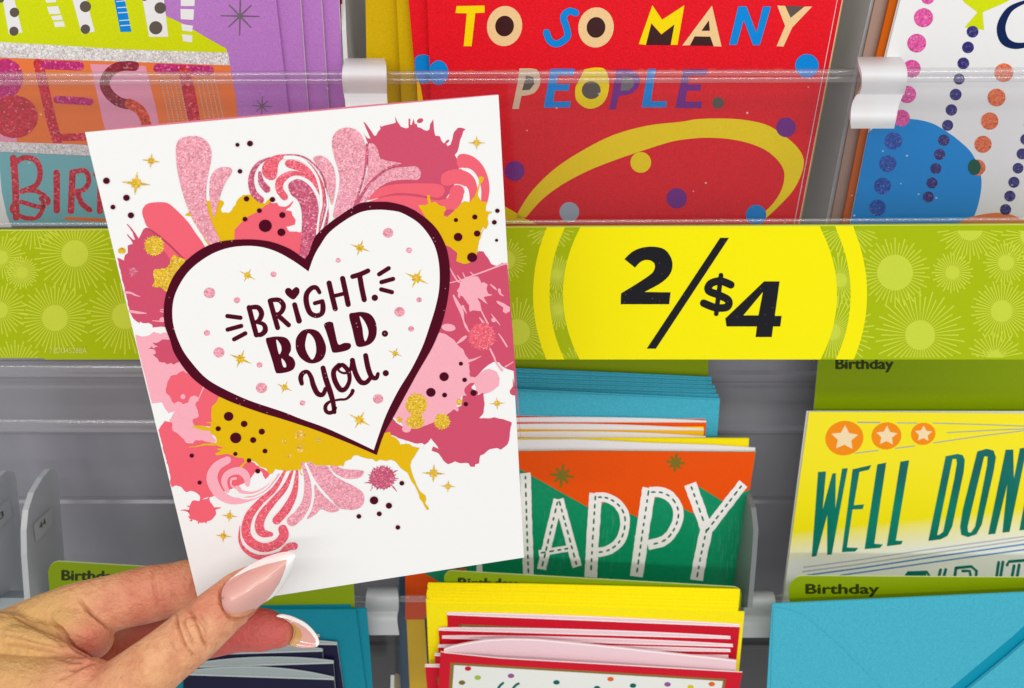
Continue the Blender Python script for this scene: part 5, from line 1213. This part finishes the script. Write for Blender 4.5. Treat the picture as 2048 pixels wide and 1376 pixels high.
# to the camera frame to lay creases where the photo shows them
Mi = np.array(CMI); wco = co + np.array(org); cc = wco @ Mi[:3, :3].T + Mi[:3, 3]; cn = no @ Mi[:3, :3].T
px = 1024 + cc[:, 0] / -cc[:, 2] * F; py = 688 - cc[:, 1] / -cc[:, 2] * F; dep = -cc[:, 2]
front = cn[:, 2] > 0.05
ARA = {}
def crease_at(pts, depth, wid, dlo=0, dhi=9, raise_=0.0):
    global disp
    q = catmull(pts, 6); best = np.full(N, 1e9); tt = np.zeros(N)
    for i in range(len(q) - 1):
        ax, ay = q[i]; bx, by = q[i + 1]; dx, dy = bx - ax, by - ay; L2 = dx * dx + dy * dy + 1e-9
        t = np.clip(((px - ax) * dx + (py - ay) * dy) / L2, 0, 1)
        d = np.hypot(px - ax - t * dx, py - ay - t * dy)
        m = d < best; best[m] = d[m]; tt[m] = (i + t[m]) / (len(q) - 1)
    fade = np.clip(np.sin(np.pi * np.clip(tt * .96 + .02, 0, 1)) * 1.8, 0, 1)
    g = np.exp(-(best / wid) ** 2) * fade - 0.30 * np.exp(-((best - wid * 2.2) / (wid * 1.2)) ** 2) * fade
    m = front & (dep > dlo) & (dep < dhi)
    disp[m] -= 1.9 * depth * g[m]
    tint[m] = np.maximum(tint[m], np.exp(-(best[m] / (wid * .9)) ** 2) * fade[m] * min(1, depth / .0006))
disp = np.zeros(N); tint = np.zeros(N)
zU = lambda s: [(u / 5.12, 1120 + v / 5.12) for u, v in zip(*[iter(map(float, s.split()))] * 2)]
zV = lambda s: [(300 + u / 5.689, 1180 + v / 5.689) for u, v in zip(*[iter(map(float, s.split()))] * 2)]
# thumb knuckle
for s, dp, wd_ in (('300 250 310 380 345 490 390 600 420 660', .00040, 2.4), ('400 300 390 380 430 470 470 560 510 640', .00030, 2.0), ('440 210 500 330 560 470 600 570 660 660', .00042, 2.4),
                   ('480 240 540 340 610 420 650 500', .00022, 1.8), ('560 260 620 350 670 430', .00016, 1.8), ('340 520 400 640 470 710 500 770', .00024, 2.0), ('210 540 260 640 320 720', .00016, 2.0),
                   ('420 330 480 300 520 330', .0002, 1.8), ('450 420 510 390 540 430', .0002, 1.6)):
    crease_at(zV(s), dp * 1.5, wd_, 0, .352)
# index finger joint
crease_at(zU('1590 60 1583 180 1590 290 1610 400 1620 520'), .00022, 3.4, .345)
crease_at(zU('1740 310 1790 370 1815 440'), .00016, 3.4, .345)
crease_at(zU('1560 100 1565 210 1578 300'), .00014, 2.8, .345)
crease_at(zU('1640 120 1650 220 1670 330 1690 420'), .0001, 3.0, .345)
# palm folds
crease_at(zU('810 390 860 470 940 550 1040 630 1130 710'), .0006, 3.0)
crease_at(zU('500 600 560 660 640 720 700 820 760 900 860 960 980 1020'), .0008, 3.4)
crease_at(zU('140 560 260 630 380 690 500 760 620 820'), .0005, 4.0)
crease_at(zU('0 880 150 870 300 890 480 920 640 970'), .00035, 3.4)
crease_at(zU('0 760 180 780 360 830 560 880'), .00022, 3.2)
crease_at(zU('700 1130 800 1110 900 1070 980 1045'), .0006, 3.4)
crease_at(zU('560 1230 680 1190 800 1140'), .0003, 3.4)
crease_at(zU('480 960 620 1010 760 1050 880 1060'), .0003, 3.0)
crease_at(zU('120 470 200 540 260 600'), .00015, 6.0)
rn = np.random.RandomState(3)
for i in range(26):   # fine skin lines on the thumb and the web
    x = rn.uniform(200, 400); y = 1376 - (x - 200) * .55 + rn.uniform(-40, 10); L = rn.uniform(8, 20)
    crease_at([(x, y), (x + L * .35, y + L * .5), (x + L * .6, y + L)], rn.uniform(.00005, .00013), 1.5, 0, .36)
for i in range(22):
    x = rn.uniform(0, 150); y = rn.uniform(1250, 1370); L = rn.uniform(20, 50)
    crease_at([(x, y), (x + L * .5, y + L * .12), (x + L, y + L * .3)], rn.uniform(.00006, .00014), 1.9, 0, .375)
# nail seat on the thumb
NB = [(470, 1150), (455, 1163), (443.5, 1180), (443, 1200), (450, 1220), (462, 1236), (485, 1238), (508, 1226), (524, 1211)]
crease_at(NB, .0006, 3.4, 0, .352)
tint *= 1.0
co2 = co + no * disp[:, None]
me2.vertices.foreach_set('co', co2.ravel())
me2.polygons.foreach_set('use_smooth', np.ones(len(me2.polygons), bool))
at_ = me2.color_attributes.new('skin_tone', 'FLOAT_COLOR', 'POINT')
def blob(x, y, r, zlo=0, zhi=9): return np.exp(-(((px - x) ** 2 + (py - y) ** 2) / r ** 2)) * ((dep > zlo) & (dep < zhi))
red = np.clip(blob(530, 1265, 75, .372) * 1.25 + blob(440, 1285, 70, .375) * .9 + blob(300, 1210, 75, .35, .40) * .42 + blob(180, 1290, 40) * .6 + blob(420, 1200, 45, 0, .352) * .30 + blob(150, 1345, 60) * .2 + blob(370, 1165, 60, .36, .4) * .2 + blob(300, 1290, 90, .385) * .7, 0, 1)
yel = np.clip(blob(20, 1310, 110) * .9 + blob(60, 1240, 70) * .5 + blob(110, 1215, 55, 0, .375) * .6 + blob(300, 1370, 90, 0, .345) * .3, 0, 1)
A4 = np.stack([red, yel, np.clip(tint, 0, 1), np.ones(N)], 1)
at_.data.foreach_set('color', A4.ravel().astype(np.float32))
SK, t, b = nt('skin')
at = t.nodes.new('ShaderNodeAttribute'); at.attribute_name = 'skin_tone'
sp = t.nodes.new('ShaderNodeSeparateColor'); link(t, at.outputs['Color'], sp.inputs[0])
tc = t.nodes.new('ShaderNodeTexCoord')
n1 = t.nodes.new('ShaderNodeTexNoise'); n1.inputs['Scale'].default_value = 120; n1.inputs['Detail'].default_value = 6; link(t, tc.outputs['Object'], n1.inputs['Vector'])
def mix(a, c, f):
    m = t.nodes.new('ShaderNodeMix'); m.data_type = 'RGBA'
    for k, v in (('A', a), ('B', c)):
        if isinstance(v, tuple): m.inputs[k].default_value = v
        else: link(t, v, m.inputs[k])
    if isinstance(f, float): m.inputs['Factor'].default_value = f
    else: link(t, f, m.inputs['Factor'])
    return m.outputs['Result']
n1c = t.nodes.new('ShaderNodeMapRange'); n1c.inputs['From Min'].default_value = .35; n1c.inputs['From Max'].default_value = .65; link(t, n1.outputs['Fac'], n1c.inputs['Value'])
base = mix(rgb((226, 166, 124)), rgb((206, 134, 100)), n1c.outputs[0])
base = mix(base, rgb((216, 168, 106)), sp.outputs[1])
base = mix(base, rgb((204, 96, 88)), sp.outputs[0])
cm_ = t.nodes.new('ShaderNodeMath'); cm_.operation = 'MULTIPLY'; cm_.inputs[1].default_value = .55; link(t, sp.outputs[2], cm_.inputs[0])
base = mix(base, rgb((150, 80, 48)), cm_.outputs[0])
n2 = t.nodes.new('ShaderNodeTexNoise'); n2.inputs['Scale'].default_value = 420; n2.inputs['Detail'].default_value = 3; link(t, tc.outputs['Object'], n2.inputs['Vector'])
mr = t.nodes.new('ShaderNodeMapRange'); mr.inputs['To Min'].default_value = .88; mr.inputs['To Max'].default_value = 1.12; link(t, n2.outputs[0], mr.inputs['Value'])
vm = t.nodes.new('ShaderNodeVectorMath'); vm.operation = 'SCALE'; link(t, base, vm.inputs[0]); link(t, mr.outputs[0], vm.inputs['Scale'])
link(t, vm.outputs[0], b.inputs['Base Color'])
v1 = t.nodes.new('ShaderNodeTexVoronoi'); v1.inputs['Scale'].default_value = 1100; link(t, tc.outputs['Object'], v1.inputs['Vector'])
bp = t.nodes.new('ShaderNodeBump'); bp.inputs['Strength'].default_value = .6; bp.inputs['Distance'].default_value = .0003; link(t, v1.outputs['Distance'], bp.inputs['Height'])
b2 = t.nodes.new('ShaderNodeBump'); b2.inputs['Strength'].default_value = .8; b2.inputs['Distance'].default_value = .0009; link(t, n2.outputs[0], b2.inputs['Height']); link(t, bp.outputs[0], b2.inputs['Normal'])
link(t, b2.outputs[0], b.inputs['Normal'])
b.inputs['Roughness'].default_value = .5; b.inputs['Specular IOR Level'].default_value = .35
b.inputs['Subsurface Weight'].default_value = .12; b.inputs['Subsurface Radius'].default_value = (1, .35, .2); b.inputs['Subsurface Scale'].default_value = .003
me2.materials.clear(); me2.materials.append(SK)

# nails ------------------------------------------------------------------------
NPK = plastic('nail_pink', (222, 166, 156), .3, .1, .01); bsdf = NPK.node_tree.nodes['Principled BSDF']; bsdf.inputs['Coat Weight'].default_value = 1; bsdf.inputs['Coat Roughness'].default_value = .04
NWH = plastic('nail_white', (250, 248, 246), .12, .6, .005); NWH.node_tree.nodes['Principled BSDF'].inputs['Coat Weight'].default_value = 1; NWH.node_tree.nodes['Principled BSDF'].inputs['Coat Roughness'].default_value = .04
NGO = plastic('nail_underside_amber', (200, 150, 84), .3, .5, .02)
def inpoly(x, y, P):
    c = False; j = len(P) - 1
    for i in range(len(P)):
        if (P[i][1] > y) != (P[j][1] > y) and x < (P[j][0] - P[i][0]) * (y - P[i][1]) / (P[j][1] - P[i][1] + 1e-12) + P[i][0]: c = not c
        j = i
    return c
def resample(P, n):
    q = catmull(P, 8); L = [0]
    for a, c in zip(q[:-1], q[1:]): L.append(L[-1] + math.hypot(a[0] - c[0], a[1] - c[1]))
    L = np.array(L) / L[-1]; X = [p[0] for p in q]; Y = [p[1] for p in q]; u = np.linspace(0, 1, n)
    return list(zip(np.interp(u, L, X), np.interp(u, L, Y)))
def nail(name, A, B, zc, arch, parts, thick=.0006, nu=170, nv=90):
    """A, B: side outlines from base to tip; zc(t): depth of the centre ridge; arch: sag of the sides"""
    A = resample(A, nu); B = resample(B, nu); G = []
    for i in range(nu):
        row = []
        for j in range(nv):
            s = j / (nv - 1); x = A[i][0] + (B[i][0] - A[i][0]) * s; y = A[i][1] + (B[i][1] - A[i][1]) * s
            q = 2 * s - 1; wdt = math.hypot(A[i][0] - B[i][0], A[i][1] - B[i][1])
            row.append((x, y, zc(i / (nu - 1)) + arch * (wdt * .5 * .00017) * q * q * (1 + .0 * q)))
        G.append(row)
    mb = MB()
    for i in range(nu):
        for j in range(nv): mb.v.append(cp(*G[i][j]))
    for i in range(nu - 1):
        for j in range(nv - 1):
            x = (G[i][j][0] + G[i + 1][j + 1][0]) / 2; y = (G[i][j][1] + G[i + 1][j + 1][1]) / 2
            m = 0
            for k, P in enumerate(parts):
                if inpoly(x, y, P): m = k + 1
            a = i * nv + j; mb.f.append([a, a + 1, a + nv + 1, a + nv]); mb.mi.append(m)
    mats = [NWH, NPK, NGO]
    o = mb.build(name, mats, hand_root, True)
    sm = o.modifiers.new('thick', 'SOLIDIFY'); sm.thickness = thick; sm.offset = 0
    return o
TA = [(445, 1195), (445.5, 1182), (455, 1165), (469, 1153), (484.7, 1141), (511, 1125), (537, 1113.5), (563, 1106), (580, 1105), (590, 1109)]
TB = [(445, 1197), (447, 1212), (454, 1227), (466, 1238), (485, 1234), (505, 1222), (521, 1209), (538, 1198), (554, 1185), (572, 1158), (586, 1132), (591, 1114)]
tin = [(440, 1190), (446, 1170), (469, 1155.5), (485, 1148), (502, 1140), (532, 1130), (574, 1119.5), (570, 1137), (558, 1165), (544, 1186), (530, 1203), (515, 1216), (490, 1245), (460, 1245), (440, 1220)]
nail('thumb_nail', TA, TB, lambda t: .3312 + .0115 * t, 1.0, [tin])
MA = [(553, 1231), (563, 1228.5), (580, 1231.5), (598, 1239), (612, 1247), (624, 1258), (634.6, 1272), (638.5, 1283)]
MBo = [(553, 1233), (572, 1240), (588, 1256), (586, 1276), (580, 1290), (600, 1295.5), (620, 1296), (634, 1293), (638.5, 1286)]
mi1 = [(545, 1234), (575, 1237), (598, 1246), (612, 1255), (623, 1266), (631, 1278), (632, 1300), (560, 1300), (545, 1260)]
mi2 = [(586, 1246), (601, 1258), (605, 1270), (600, 1284), (588, 1296), (560, 1300), (560, 1250)]
nail('finger_nail', MA, MBo, lambda t: .3845 + .004 * t, -.25, [mi1, mi2])

# print, foil and stitching belong to the panel that carries them
for r_ in [o for o in bpy.data.objects if o.type == 'EMPTY']:
    host = next((c for c in r_.children if c.name.split('.')[0] in ('front_panel', 'strip', 'card_sheet', 'envelope_back')), None)
    if not host: continue
    for c in list(r_.children):
        if c is not host and c.name.split('.')[0] not in ('back_panel', 'envelope_strip', 'bottom_flap', 'side_flap'): c.parent = host
# tidy up -----------------------------------------------------------------------
for o in bpy.data.objects:
    if '_o' in o: del o['_o']

for o in bpy.data.objects:
    if 'label' in o and not 4 <= len(o['label'].split()) <= 16: print('LABEL', len(o['label'].split()), o['label'])
